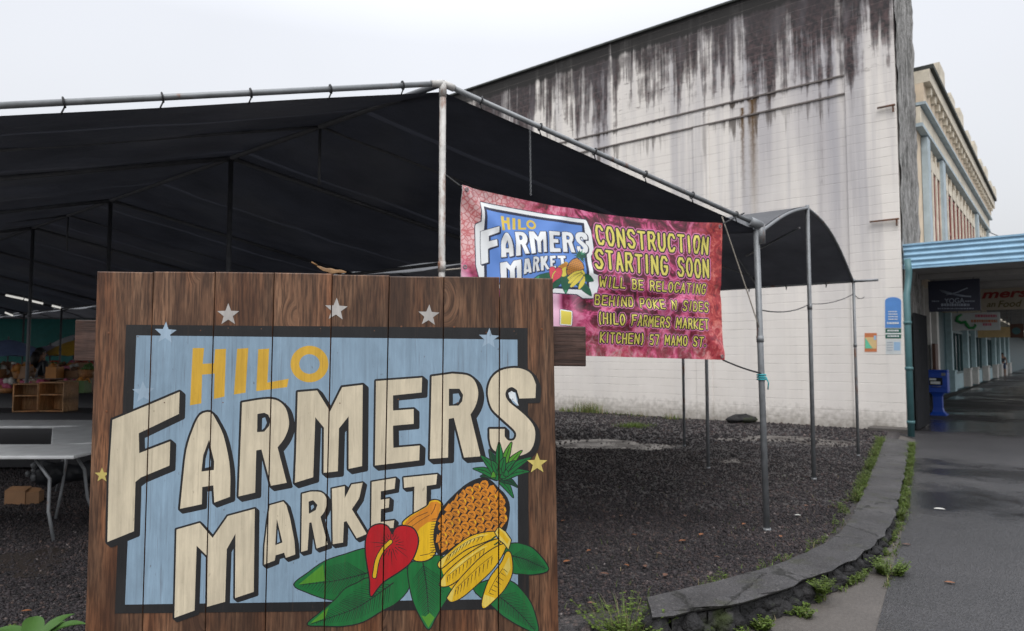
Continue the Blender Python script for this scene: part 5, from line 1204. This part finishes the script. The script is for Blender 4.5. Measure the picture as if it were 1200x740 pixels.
# covered roll lying under the near table
tr = thing('tarp_roll', 'long black plastic tarp roll with pale crumpled end lying under the white table', 'tarp', hang(75, 555, 6.9))
a = hang(40, 556, 6.8); b = hang(125, 552, 7.2); rows = []
for i in range(30):
    k = i / 29; p = a.lerp(b, k); r = .10 + .02 * math.sin(k * 9) - (.05 * (1 - k / .06) if k < .06 else 0); t = (b - a).normalized(); u = t.cross(UP).normalized(); w = u.cross(t)
    rows.append([p + (u * math.cos(q) + w * math.sin(q)) * r * (1 + .13 * math.sin(q * 3 + i * .8) + .06 * math.sin(q * 7 - i)) for q in [2 * math.pi * e / 18 for e in range(19)]])
mb = MB(); mb.grid(rows); mb.build('roll', M['plastic'], tr)
mb = MB()
for k in range(6): blob(mb, a + Vector((random.uniform(-.04, .02), random.uniform(-.06, 0), random.uniform(-.06, .1))), random.uniform(.02, .04), k + 40, 6)
mb.build('crumpled_end', M['galv'], tr)
for i, (px, py, w, h, lab) in enumerate(((6, 562, .22, .14, 'small brown carton lying on the gravel left under the table'), (26, 566, .16, .12, 'smaller brown carton beside the end of the tarp roll'))):
    c = hang(px, py, 7.4); o = thing('carton', lab, 'box', Vector((c.x, c.y, lz(c)))); mb = MB(); x = Vector((math.cos(.3 * i), math.sin(.3 * i), 0)); y = Vector((-x.y, x.x, 0)); q = Vector((c.x, c.y, lz(c)))
    mb.obox(q, x * w, y * w, UP * h); mb.build('box', M['card'], o); mb = MB(); mb.obox(q + UP * (h + .001) , x * w, y * w * .48 + UP * .03, UP * .004); mb.build('flap', M['card'], o)
# teal tarp wall, goods and parasols at the back
tc_ = hang(40, 406, 24.0); o = thing('tarp_wall', 'teal tarpaulin hung as a wall at the far back of the tents', 'tarp', Vector((tc_.x, tc_.y, 0)))
rows = []
for j in range(10):
    z = .25 + (zat(0, 374, tc_) - .25) * j / 9; rows.append([Vector((tc_.x - 4.5 + 9.5 * i / 40, tc_.y + .08 * math.sin(i * 1.1 + j * .2) * (1 - j / 12) + (9.5 * i / 40 - 4.5) * .15, z)) for i in range(41)])
mb = MB(); mb.grid(rows); mb.build('sheet', M['tarp_teal'], o)
mb = MB(); mb.tube([rows[9][0] + UP * .02, rows[9][40] + UP * .02], .03, 6); mb.build('rail', M['galv'], o)
def parasol(label, px, py, Yd, rad, m, h=.35, n=8):
    top = hang(px, py, Yd); o = thing('parasol', label, 'parasol', Vector((top.x, top.y, 0))); rows = []
    for i in range(6):
        k = i / 5; rows.append([Vector((top.x + rad * k * math.cos(a), top.y + rad * k * math.sin(a), top.z - h * k ** 1.4 - (.05 * math.sin(q % 2 * math.pi / 2) * k if q % 2 else 0))) for q, a in enumerate([math.pi * e / n for e in range(2 * n + 1)])])
    mb = MB(); mb.grid(rows); mb.build('canopy', m, o); mb = MB(); mb.tube([Vector((top.x, top.y, 0)), top + UP * .08], .022, 8); mb.build('pole', M['galv'], o)
    for e in range(n):
        a = 2 * math.pi * e / n; mb = MB(); mb.tube([top - UP * .05, Vector((top.x + rad * .97 * math.cos(a), top.y + rad * .97 * math.sin(a), top.z - h - .01))], .008, 4); mb.build('rib', M['dark_pipe'], o)
parasol('blue grey parasol at the back left before the teal tarp', 10, 398, 18.5, 1.0, M['par_blue'], .42)
parasol('pale lilac parasol between the blue and yellow ones at the back', 59, 405, 19.5, .75, M['par_lilac'], .26)
parasol('yellow parasol at the back beside the rail of the market sign', 87, 399, 19.5, .75, M['par_yellow'], .40)
parasol('white parasol rising behind the yellow one', 90, 392, 21.5, .9, M['par_white'], .45)
gx = hang(40, 460, 14.5); gx.z = 0
stall('second black covered stall further back crowded with goods', Vector((gx.x, 14.6, 0)), ux, 4.4, 1.1, .8)
stall('third black covered stall furthest back before the parasols', Vector((gx.x - .5, 17.2, 0)), ux, 5.0, 1.1, .85)
rgd = random.Random(11); gm = ['g_red', 'g_orange', 'g_brown', 'g_white', 'g_green', 'g_pink', 'card', 'g_orange', 'g_red', 'g_brown']
kinds = {'basket': 'woven basket heaped with produce among the goods on the far stalls', 'jar': 'glass jar with pale lid among the goods on the far stalls', 'goods_box': 'small open carton of goods on the far stalls'}
for i in range(84):
    Yd = (14.35, 14.75, 17.0, 17.4)[i % 4]; z0 = .81 if Yd < 16 else .86; px = rgd.uniform(-8, 104); x = (px - 600) / 800 * Yd
    kd = ('basket', 'jar', 'goods_box')[rgd.choice((0, 0, 1, 2, 2))]; z0 += 0 if i < 52 else .30; p = Vector((x, Yd + rgd.uniform(-.1, .1), z0)); o = thing(kd, kinds[kd], kd.replace('goods_', ''), p, group={'basket': 'baskets of produce on the far stalls', 'jar': 'jars on the far stalls', 'goods_box': 'cartons of goods on the far stalls'}[kd]); m = M[rgd.choice(gm)]
    if kd == 'basket':
        r = rgd.uniform(.10, .17); h = rgd.uniform(.10, .2); mb = MB(); mb.lathe(p, [(.0, 0), (r * .75, 0), (r, h), (r * .93, h), (r * .7, .02), (0, .02)], 14); mb.build('basket', M['crate_wood'], o)
        mb = MB()
        for k in range(9): blob(mb, p + Vector((rgd.uniform(-r, r) * .6, rgd.uniform(-r, r) * .6, h * .9 + rgd.uniform(0, .10))), rgd.uniform(.045, .07), i * 9 + k, 6)
        mb.build('produce', m, o)
    elif kd == 'jar':
        h = rgd.uniform(.18, .34); r = rgd.uniform(.04, .06); mb = MB(); mb.lathe(p, [(0, 0), (r, 0), (r, h * .8), (r * .7, h * .88), (r * .7, h)], 12); mb.build('jar', m, o); mb = MB(); mb.lathe(p + UP * h, [(r * .78, -.03), (r * .78, .01), (0, .012)], 12); mb.build('lid', M['g_white'], o)
    else:
        w, d, h = rgd.uniform(.2, .4), .25, rgd.uniform(.12, .28); mb = MB(); q = p - Vector((w / 2, d / 2, 0))
        for a, b, c3 in ((Vector((0, 0, 0)), (w, .008), h), (Vector((0, d - .008, 0)), (w, .008), h), (Vector((0, .0085, 0)), (.008, d - .017), h), (Vector((w - .008, .0085, 0)), (.008, d - .017), h), (Vector((.009, .009, 0)), (w - .018, d - .018), h * .7)): mb.obox(q + a, Vector((b[0], 0, 0)), Vector((0, b[1], 0)), UP * c3)
        mb.build('box', M['card'] if rgd.random() < .4 else m, o)
        mb = MB()
        for k in range(6): blob(mb, p + Vector((rgd.uniform(-w, w) * .35, rgd.uniform(-d, d) * .3, h * .85 + rgd.uniform(0, .06))), rgd.uniform(.04, .06), i * 11 + k, 6)
        mb.build('produce', M[rgd.choice(gm)], o)
# lit tube lamps under the far tent roof
te = NT('tube_light'); te.b.inputs['Emission Color'].default_value = (1, .98, .92, 1); te.b.inputs['Emission Strength'].default_value = .45; te.b.inputs['Base Color'].default_value = (.7, .7, .7, 1); M['tube'] = te.m
for (x0, y0, x1, y1, Yd), lab in zip(((7, 346.3, 27, 350.5, 13.0), (29, 351, 50, 356, 13.1), (61, 358.5, 71, 361, 13.3), (6, 366.5, 15, 370, 16)), ('lit tube lamp under the dark tent roof, leftmost of the upper row', 'lit tube lamp in the middle of the upper row under the dark tent roof', 'short lit tube lamp at the right end of the upper row', 'dim tube lamp lower left, below the upper row of lamps')):
    a, b = hang(x0, y0, Yd), hang(x1, y1, Yd + .05); o = thing('tube_lamp', lab, 'lamp', a, group='tube lamps under the tent roof'); mb = MB(); mb.tube([a, b], .02, 8); mb.build('tube', M['tube'], o)
    mb = MB(); mb.tube([a + UP * .04, b + UP * .04], .022, 6); mb.build('fitting', M['dark_pipe'], o)

# ------------------------------------------------------------------ people (far away)
def person(label, foot, face, joints, rad, edges, clothes, skin, mats):
    """one skinned body; clothing and hair are children"""
    o = thing('person', label, 'person', mat=frame(foot, Vector((face.y, -face.x, 0)), face, UP))
    me = bpy.data.meshes.new('body'); me.from_pydata([tuple(j) for j in joints], edges, []); b = bpy.data.objects.new('body', me); COL.objects.link(b); b.parent = o
    md = b.modifiers.new('skin', 'SKIN'); b.modifiers.new('sub', 'SUBSURF').render_levels = 1
    for i, r in enumerate(rad): me.skin_vertices[0].data[i].radius = (r, r)
    me.skin_vertices[0].data[0].use_root = True; me.materials.append(skin)
    for nm, idx, ed, ex, m in clothes:
        cm_ = bpy.data.meshes.new(nm); cm_.from_pydata([tuple(joints[i]) for i in idx], [(idx.index(a), idx.index(b2)) for a, b2 in ed], []); c = bpy.data.objects.new(nm, cm_); COL.objects.link(c); c.parent = o
        c.modifiers.new('skin', 'SKIN'); c.modifiers.new('sub', 'SUBSURF').render_levels = 1
        for k, i in enumerate(idx): cm_.skin_vertices[0].data[k].radius = (rad[i] * ex + .012, rad[i] * ex + .012)
        cm_.skin_vertices[0].data[0].use_root = True; cm_.materials.append(m)
    return o
J = [(0, 0, .98), (0, 0, 1.15), (0, 0, 1.34), (0, .0, 1.48), (0, .02, 1.58), (0, .03, 1.70), (-.10, 0, .90), (-.12, .06, .50), (-.12, .0, .09), (-.12, .12, .03), (.10, 0, .90), (.12, -.05, .50), (.13, -.16, .10), (.13, -.05, .03), (-.19, 0, 1.42), (-.25, -.02, 1.14), (-.24, .06, .90), (-.24, .09, .80), (.19, 0, 1.42), (.25, .0, 1.14), (.24, .10, .90), (.24, .13, .80)]
RD = [.135, .125, .14, .06, .085, .075, .09, .062, .042, .035, .09, .062, .042, .035, .058, .042, .033, .036, .058, .042, .033, .036]
E_ = [(0, 1), (1, 2), (2, 3), (3, 4), (4, 5), (0, 6), (6, 7), (7, 8), (8, 9), (0, 10), (10, 11), (11, 12), (12, 13), (2, 14), (14, 15), (15, 16), (16, 17), (2, 18), (18, 19), (19, 20), (20, 21)]
def add_head(o, foot, face, hair_m, skin_m, long=False):
    x = Vector((face.y, -face.x, 0)); P = lambda a, b, c: foot + x * a + face * b + UP * c
    mb = MB(); rows = []
    for i in range(8):
        th = math.pi * .62 * i / 7; rows.append([P(.098 * math.sin(th) * math.cos(w), -.01 + .115 * math.sin(th) * math.sin(w) - .012, 1.645 + .13 * math.cos(th) + (.05 if math.sin(w) > .45 and i > 4 else 0)) for w in [2 * math.pi * k / 14 for k in range(15)]])
    mb.grid(rows)
    if long: mb.tube([P(0, -.09, 1.66), P(0, -.13, 1.5), P(0, -.14, 1.3)], [.08, .10, .05], 8)
    mb.build('hair', hair_m, o)
    mb = MB(); mb.tube([P(0, .095, 1.645), P(0, .125, 1.615), P(0, .10, 1.605)], [.012, .018, .012], 6); mb.build('nose', skin_m, o)
    for sx in (-1, 1): mb = MB(); blob(mb, P(sx * .034, .085, 1.65), .011, 1, 6); mb.build('eye', M['hair'], o); mb = MB(); blob(mb, P(sx * .092, 0, 1.63), .022, 2, 6, (.5, 1, 1.3)); mb.build('ear', skin_m, o)
f = gnd(1175.5, 441, 0.0); fd = (D2 * -.9 - D1 * .3).normalized(); 
o = person('person in dark blue shorts walking along the covered shopfronts', f, fd, [Vector(j) for j in J], RD, E_, [('shirt', [2, 1, 0, 14, 18], [(2, 1), (1, 0), (2, 14), (2, 18)], 1.04, M['shirt_dark']), ('shorts', [0, 6, 7, 10, 11], [(0, 6), (6, 7), (0, 10), (10, 11)], 1.08, M['shorts'])], M['skin'], None); add_head(o, f, fd, M['hair'], M['skin'])
f = hang(47, 440, 15.9); f.z = 0.0; fd = Vector((.5, .86, 0)).normalized()
o = person('long haired person in dark clothing behind the crowded stall', f, fd, [Vector(j) for j in J], RD, E_, [('shirt', [2, 1, 0, 14, 15, 18, 19], [(2, 1), (1, 0), (2, 14), (14, 15), (2, 18), (18, 19)], 1.06, M['shirt_dark']), ('trousers', [0, 6, 7, 8, 10, 11, 12], [(0, 6), (6, 7), (7, 8), (0, 10), (10, 11), (11, 12)], 1.08, M['shirt_dark'])], M['skin2'], None); add_head(o, f, fd, M['hair'], M['skin2'], True)

# ------------------------------------------------------------------ puddles, stones, weeds
wt = NT('rain_water'); wt.set((.034, .028, .025), wt.mapr(wt.noise(2.2, None, 5), .35, .65, .05, .45), wt.noise(18, None, 4), .30, .01, spec=.12); M['water'] = wt.m
PUD = []
def in_puddle(P):
    r = np.zeros(len(P), bool)
    for Q in PUD:
        c = np.zeros(len(P), bool)
        for (x1, y1), (x2, y2) in zip(Q, Q[1:] + Q[:1]):
            if y1 != y2: c ^= ((y1 > P[:, 1]) != (y2 > P[:, 1])) & (P[:, 0] < (x2 - x1) * (P[:, 1] - y1) / (y2 - y1) + x1)
        r |= c & (rng.random(len(P)) > .38)
    return r
def puddle(px, z=None, seed=0):
    P = [gnd(*p) for p in px]; P = [Vector((*q, 0)) for q in crom([(p.x, p.y) for p in P], 4)]; c = sum(P, Vector()) / len(P)
    rg_ = random.Random(seed); P = [p + (p - c).normalized() * rg_.uniform(-.16, .12) for p in P]; P = [Vector((*q, 0)) for q in crom([(p.x, p.y) for p in P], 2)]
    PUD.append([(p.x, p.y) for p in P])
    h = sum(lz(p) for p in P + [c]) / (len(P) + 1) + .004 if z is None else z; mb = MB(); V = [Vector((p.x, p.y, h)) for p in P]
    mb.add(V, [tuple(t) for t in tessellate_polygon([V])]); o = mb.build('puddle', M['water']); tag(o, kind='structure')
    if o.data.polygons[0].normal.z < 0: o.data.flip_normals()
puddle([(640, 519), (700, 515), (752, 519), (800, 523), (830, 526), (790, 528), (720, 527), (660, 526)], seed=1)
puddle([(846, 517), (880, 513), (930, 513), (985, 518), (1018, 521), (990, 527), (930, 526), (880, 523)], seed=2)
puddle([(840, 540), (866, 538.5), (874, 541), (852, 543)], seed=3)
puddle([(-20, 655), (30, 646), (75, 650), (84, 664), (50, 674), (-10, 676)], seed=4)
puddle([(1158, 458), (1180, 454.5), (1215, 455), (1220, 460), (1190, 462.5), (1165, 461)], z=.012, seed=5)
# loose lava stones on the near part of the lot
ico = [(0, 0, 1)] + [(.894 * math.cos(k * 1.2566), .894 * math.sin(k * 1.2566), .447) for k in range(5)] + [(.894 * math.cos(k * 1.2566 + .628), .894 * math.sin(k * 1.2566 + .628), -.447) for k in range(5)] + [(0, 0, -1)]
icf = [(0, 1 + k, 1 + (k + 1) % 5) for k in range(5)] + [(1 + k, 6 + k, 1 + (k + 1) % 5) for k in range(5)] + [(6 + k, 6 + (k + 1) % 5, 1 + (k + 1) % 5) for k in range(5)] + [(11, 6 + (k + 1) % 5, 6 + k) for k in range(5)]
def stones(n_try, ymin, ymax, smin, smax, pw):
    yy = ymin + (ymax - ymin) * rng.random(n_try) ** pw; xx = (rng.random(n_try) * 1.36 - .80) * yy + rng.normal(0, .05, n_try)
    P = np.stack([xx, yy], 1); d, s = bdist(P); k = (s > 0) & (d > .22); P = P[k]; P = P[~in_puddle(P)]; z = lot_z(P); n = len(P)
    sz = smin + (smax - smin) * rng.random(n) ** 2.6 * np.where(rng.random(n) < .03, 1.9, 1.0); V = np.array(ico)[None] * (1 + rng.uniform(-.32, .32, (n, 12, 1))) * sz[:, None, None] * np.array([1.15, 1, .8])
    an = rng.random(n) * 6.283; ca, sa = np.cos(an), np.sin(an); Vr = V.copy(); Vr[..., 0] = V[..., 0] * ca[:, None] - V[..., 1] * sa[:, None]; Vr[..., 1] = V[..., 0] * sa[:, None] + V[..., 1] * ca[:, None]
    tl = rng.uniform(-.5, .5, n); Vr[..., 2] += Vr[..., 0] * tl[:, None]
    Vr += np.concatenate([P, (z + sz * .32)[:, None]], 1)[:, None, :]
    return Vr.reshape(-1, 3), n
parts = [stones(110000, 3.2, 7.0, .004, .013, .9), stones(80000, 6.6, 12.5, .006, .016, 1.0), stones(30000, 12.3, 19, .012, .028, 1.0)]
V = np.concatenate([p[0] for p in parts]); n = sum(p[1] for p in parts); Fa = (np.array(icf)[None] + (np.arange(n) * 12)[:, None, None]).reshape(-1)
me = bpy.data.meshes.new('gravel_stones'); me.vertices.add(len(V)); me.vertices.foreach_set('co', V.astype(np.float32).ravel()); me.loops.add(len(Fa)); me.loops.foreach_set('vertex_index', Fa.astype(np.int32))
me.polygons.add(len(Fa) // 3); me.polygons.foreach_set('loop_start', np.arange(0, len(Fa), 3, dtype=np.int32)); me.update(); me.validate()
t = NT('lava_stone'); g = t.n('NewGeometry').outputs['Random Per Island']
big = t.noise(.9, None, 5, .65); mm = t.n('MixRGB'); mm.blend_type = 'MULTIPLY'; mm.inputs[0].default_value = 1; t.l(t.ramp(big, [(.33, (.45, .44, .46)), (.5, (.8, .78, .8)), (.66, (1.2, 1.12, 1.1))]), mm.inputs[2])
t.l(t.ramp(g, [(0, (.012, .011, .012)), (.45, (.027, .024, .026)), (.8, (.046, .039, .041)), (.93, (.066, .048, .045)), (.99, (.09, .065, .055)), (.998, (.22, .2, .19))]), mm.inputs[1]); t.set(mm.outputs[0], .7, t.noise(150, None, 3), .5, .004, spec=.25); me.materials.append(t.m)
o = bpy.data.objects.new('gravel_stones', me); COL.objects.link(o); tag(o, kind='stuff')

def leaf_mat(name, c):
    t = NT(name); g = t.n('NewGeometry').outputs['Random Per Island']; k = t.mapr(g, 0, 1, .6, 1.35); mm = t.n('MixRGB'); mm.blend_type = 'MULTIPLY'; mm.inputs[0].default_value = 1; mm.inputs[1].default_value = (*c, 1); t.l(k, mm.inputs[2])
    t.set(mm.outputs[0], .5, spec=.35); tr_ = t.n('BsdfTranslucent'); t.l(mm.outputs[0], tr_.inputs[0]); ms = t.n('MixShader'); ms.inputs[0].default_value = .35; t.l(t.b.outputs[0], ms.inputs[1]); t.l(tr_.outputs[0], ms.inputs[2]); t.l(ms.outputs[0], t.out.inputs[0]); return t.m
M['grass'] = leaf_mat('grass_green', (.095, .135, .030)); M['weed'] = leaf_mat('weed_green', (.115, .175, .030)); M['broad'] = leaf_mat('broad_leaf', (.07, .155, .035)); M['moss'] = leaf_mat('moss_green', (.07, .11, .018)); M['straw'] = leaf_mat('straw', (.26, .22, .11))
def blade(mb, p, h, w, a, bend, mi=0):
    d = Vector((math.cos(a), math.sin(a), 0)); s = Vector((-d.y, d.x, 0)); rows = []
    for k in (0, .4, .75, 1): q = p + UP * h * k * (1 - .25 * bend * k) + d * h * bend * k * k; rows.append((q - s * w * (1 - k) , q + s * w * (1 - k)))
    vs = [v for r in rows[:3] for v in r] + [rows[3][0]]; mb.add(vs, [(0, 1, 3, 2), (2, 3, 5, 4), (4, 5, 6)], mi)
def sprig(mb, p, h, a, lean, n=5, lw=.016, mi=0):       # stem with small oval leaflets
    d = Vector((math.cos(a), math.sin(a), 0)); pts = [p + UP * h * k + d * h * lean * k * k for k in (0, .5, 1)]
    mb.tube(pts, .0016, 3, mi)
    for i in range(n):
        k = (i + 1) / n; c = p + UP * h * k + d * h * lean * k * k
        for sg_ in (-1, 1):
            b = a + sg_ * random.uniform(.9, 1.7); e = Vector((math.cos(b), math.sin(b), random.uniform(-.1, .5))).normalized(); s = e.cross(UP).normalized(); L_ = lw * random.uniform(1.6, 2.6) * (1.15 - .5 * k)
            mb.add([c, c + e * L_ * .5 + s * lw * .6, c + e * L_ - UP * L_ * .15, c + e * L_ * .5 - s * lw * .6], [(0, 1, 2, 3)], mi)
# ground cover strips along both edges of the low wall: nobody could count these
mb = MB()
def strip_plants(side, i0, i1, n, hmin, hmax, spread, out):
    for _ in range(n):
        i = random.uniform(i0, i1); k = int(i); f = i - k; a, b = (KI, KO) if side else (KO, KI); p = a[k].lerp(a[min(k + 1, NW - 1)], f); nn = (a[k] - b[k]).normalized()
        cl = .5 + .5 * math.sin(i * 1.7 + 2 * math.sin(i * .6)); 
        if random.random() > cl: continue
        p = p + nn * (out + random.uniform(-.02, spread) * random.random()); p.z = (lz(p) if side else .0); h = random.uniform(hmin, hmax) * (.5 + .5 * cl)
        if random.random() < .5: sprig(mb, p, h, random.uniform(0, 6.28), random.uniform(.1, .8), 4, .014, random.choice((0, 0, 1)))
        else:
            for q in range(3): blade(mb, p + Vector((random.uniform(-.02, .02), random.uniform(-.02, .02), 0)), h * random.uniform(.6, 1.2), .004, random.uniform(0, 6.28), random.uniform(.2, .9), random.choice((0, 1, 2, 0, 3)))
strip_plants(True, 31, 82, 2600, .03, .11, .17, .0); strip_plants(False, 33, 82, 4200, .03, .11, .09, .012); strip_plants(False, 4, 36, 420, .02, .06, .05, .02); strip_plants(True, 4, 31, 150, .03, .08, .3, .05)
for _ in range(500):
    k = random.random(); q = ab[1].lerp(ab[3], k * 1.0) if k < 1 else ab[3]; q = Vector((q.x + random.gauss(0, .018), q.y, .002))
    if math.sin(k * 23) + random.random() * 1.2 > .5: blade(mb, q, random.uniform(.012, .04), .004, random.uniform(0, 6.28), .8, random.choice((0, 2, 2, 3)))
tag(mb.build('ground_cover', [M['grass'], M['weed'], M['moss'], M['straw']]), kind='stuff')
mb = MB()                                               # grass at the foot of the white wall and in the lot
for _ in range(2600):
    x = random.uniform(655, 900); w = sum(a * math.exp(-((x - c) / s) ** 2) for c, s, a in ((690, 14, 1), (660, 12, .5), (787, 9, .5), (735, 30, .12)))
    if random.random() > w: continue
    p = on_plane(x, 486, W0 - D2 * random.uniform(.05, .5), D2); p.z = lz(p); blade(mb, p, random.uniform(.08, .42) * (1 if abs(x - 690) < 20 else .45), .008, random.uniform(0, 6.28), random.uniform(.1, .7), random.choice((0, 0, 1, 3)))
for _ in range(420):
    p = gnd(random.gauss(742, 9), random.gauss(502, 1.0)); p.z = lz(p); blade(mb, p, random.uniform(.05, .12), .008, random.uniform(0, 6.28), .6, random.choice((0, 1)))
for _ in range(240):
    p = gnd(random.uniform(650, 990), random.uniform(560, 735)); d_, s_ = bdist([[p.x, p.y]])
    if s_[0] < 0: continue
    p.z = lz(p); blade(mb, p, random.uniform(.02, .06), .003, random.uniform(0, 6.28), .7, random.choice((0, 1, 3)))
tag(mb.build('grass', [M['grass'], M['weed'], M['moss'], M['straw']]), kind='stuff')
def tuft(label, p, n, h, r, leafy=.3, straw=.12, lw=.016):
    o = thing('weed_tuft', label, 'weed', p); mb = MB()
    for _ in range(n):
        a = random.uniform(0, 6.28); q = p + Vector((math.cos(a), math.sin(a), 0)) * r * random.random() ** .7
        if random.random() < leafy: sprig(mb, q, h * random.uniform(.4, .9), a, random.uniform(.3, 1.0), 6, lw, random.choice((0, 1)))
        else: blade(mb, q, h * random.uniform(.5, 1.15), .0042, a, random.uniform(.2, .9), 3 if random.random() < straw else random.choice((0, 1)))
    mb.build('leaves', [M['grass'], M['weed'], M['moss'], M['straw']], o); mb = MB()
    for _ in range(4): a = random.uniform(0, 6.28); mb.tube([p, p + Vector((math.cos(a) * r * .4, math.sin(a) * r * .4, h * .5))], .002, 3)
    mb.build('stem', M['straw'], o)
p = gnd(733, 752); p.z = .02; tuft('bright grassy weed tuft at the near end of the low stone wall', p, 300, .20, .17, .25, .18)
p = gnd(706, 752); p.z = .02; tuft('small low weed tuft left of the grassy one by the gravel edge', p, 60, .09, .12, .4)
p = gnd(963, 706); p.z = .06; tuft('fern like weed growing from the wall face in the middle of the curve', p, 40, .10, .045, .95, 0, .014)
p = gnd(1043, 672); p.z = 0; tuft('leafy weed clump at the bend of the wall next to the asphalt', p, 60, .11, .09, .85, .05, .015)
p = gnd(893, 737); p.z = 0; tuft('small fern at the foot of the wall nearest the camera', p, 30, .07, .04, .9, 0, .014)
p = gnd(820, 756); p.z = 0; tuft('low green weed under the rounded end of the wall', p, 45, .08, .07, .8, 0, .014)
p = gnd(942, 722); p.z = 0; tuft('tiny weed on the concrete below the middle fern', p, 22, .05, .04, .8, 0, .012)
def broad_plant(label, p, leaves):
    o = thing('broadleaf_plant', label, 'plant', p)
    for (a, L_, w, el) in leaves:
        d = Vector((math.cos(a), math.sin(a), 0)); s = Vector((-d.y, d.x, 0)); rows = []
        for i in range(9):
            k = i / 8; c = p + d * L_ * k + UP * (.04 + L_ * (el * k - .55 * k * k)); ww = w * math.sin(math.pi * (k ** .8)) + .001; rows.append([c - s * ww + UP * ww * .35, c - s * ww * .5 + UP * ww * .08, c, c + s * ww * .5 + UP * ww * .08, c + s * ww + UP * ww * .35])
        mb = MB(); mb.grid(rows); mb.build('leaf', M['broad'], o)
p = gnd(38, 775, .0); p.z = .03; broad_plant('broad leaved green weed at the bottom left in front of the gravel', p, [(.15, .26, .05, .95), (1.0, .2, .045, 1.1), (2.2, .24, .05, .9), (3.0, .26, .05, .8), (-.5, .2, .045, .8), (.6, .14, .035, 1.3), (3.8, .2, .04, .7)])
p = gnd(5, 772, .0); p.z = .02; tuft('low mossy green weed at the left edge beside the broad leaved one', p, 120, .12, .12, .8, 0, .016)
# litter: fallen leaves and paper scraps
M['leaf_o'] = plain('fallen_leaf_orange', (.22, .085, .035), .6, .3, 40); M['leaf_b'] = plain('fallen_leaf_brown', (.12, .06, .04), .7, .3, 40)
def fallen(px, py, label, m, L_=.07, group=None, name='fallen_leaf', cat='leaf'):
    p = gnd(px, py); p.z = (lz(p) + .022) if bdist([[p.x, p.y]])[1][0] > 0 else .010; a = random.uniform(0, 6.28); d = Vector((math.cos(a), math.sin(a), 0)); s = Vector((-d.y, d.x, 0)); rows = []
    for i in range(6): k = i / 5; w = L_ * .3 * math.sin(math.pi * (.06 + .9 * k)); c = p + d * L_ * (k - .5) + UP * .004 * math.sin(k * 3); rows.append([c - s * w + UP * .003, c, c + s * w + UP * .005])
    o = None; mb = MB(); mb.grid(rows); o = mb.build(name, m); tag(o, label, cat, group)
for i, (x, y) in enumerate(((743, 632), (708, 680), (664, 663), (840, 663), (734, 669), (756, 671), (872, 622), (693, 728), (822, 633), (780, 685), (800, 640), (803, 611), (690, 650), (728, 610), (915, 640), (945, 602), (660, 615), (772, 655))):
    fallen(x, y, 'small dead leaf lying on the dark gravel', M['leaf_o'] if i % 2 == 0 else M['leaf_b'], random.uniform(.04, .075), 'dead leaves on the gravel')
fallen(1113, 685, 'orange leaf fallen on the asphalt sidewalk at the right', M['leaf_o'], .07); fallen(1062, 640, 'reddish leaf beside the weed clump on the asphalt', M['leaf_b'], .07)
fallen(30, 722, 'orange leaf on the gravel behind the bottom left plant', M['leaf_o'], .06)
fallen(1101, 598, 'small white paper scrap lying on the asphalt sidewalk', M['g_white'], .10, None, 'paper_scrap', 'litter'); fallen(935, 614, 'tiny white scrap on the gravel by the corner post', M['g_white'], .05, None, 'paper_scrap', 'litter')
mb = MB(); M['stone_black'] = M['lava']
p = on_plane(868, 497, W0 - D2 * .35, D2); p.z = lz(p); o = thing('lava_boulder', 'dark lava boulder lying at the foot of the white wall', 'rock', p); blob(mb, p + UP * .08, .22, 77, 9, (1.3, 1, .6)); mb.build('rock', M['lava'], o)
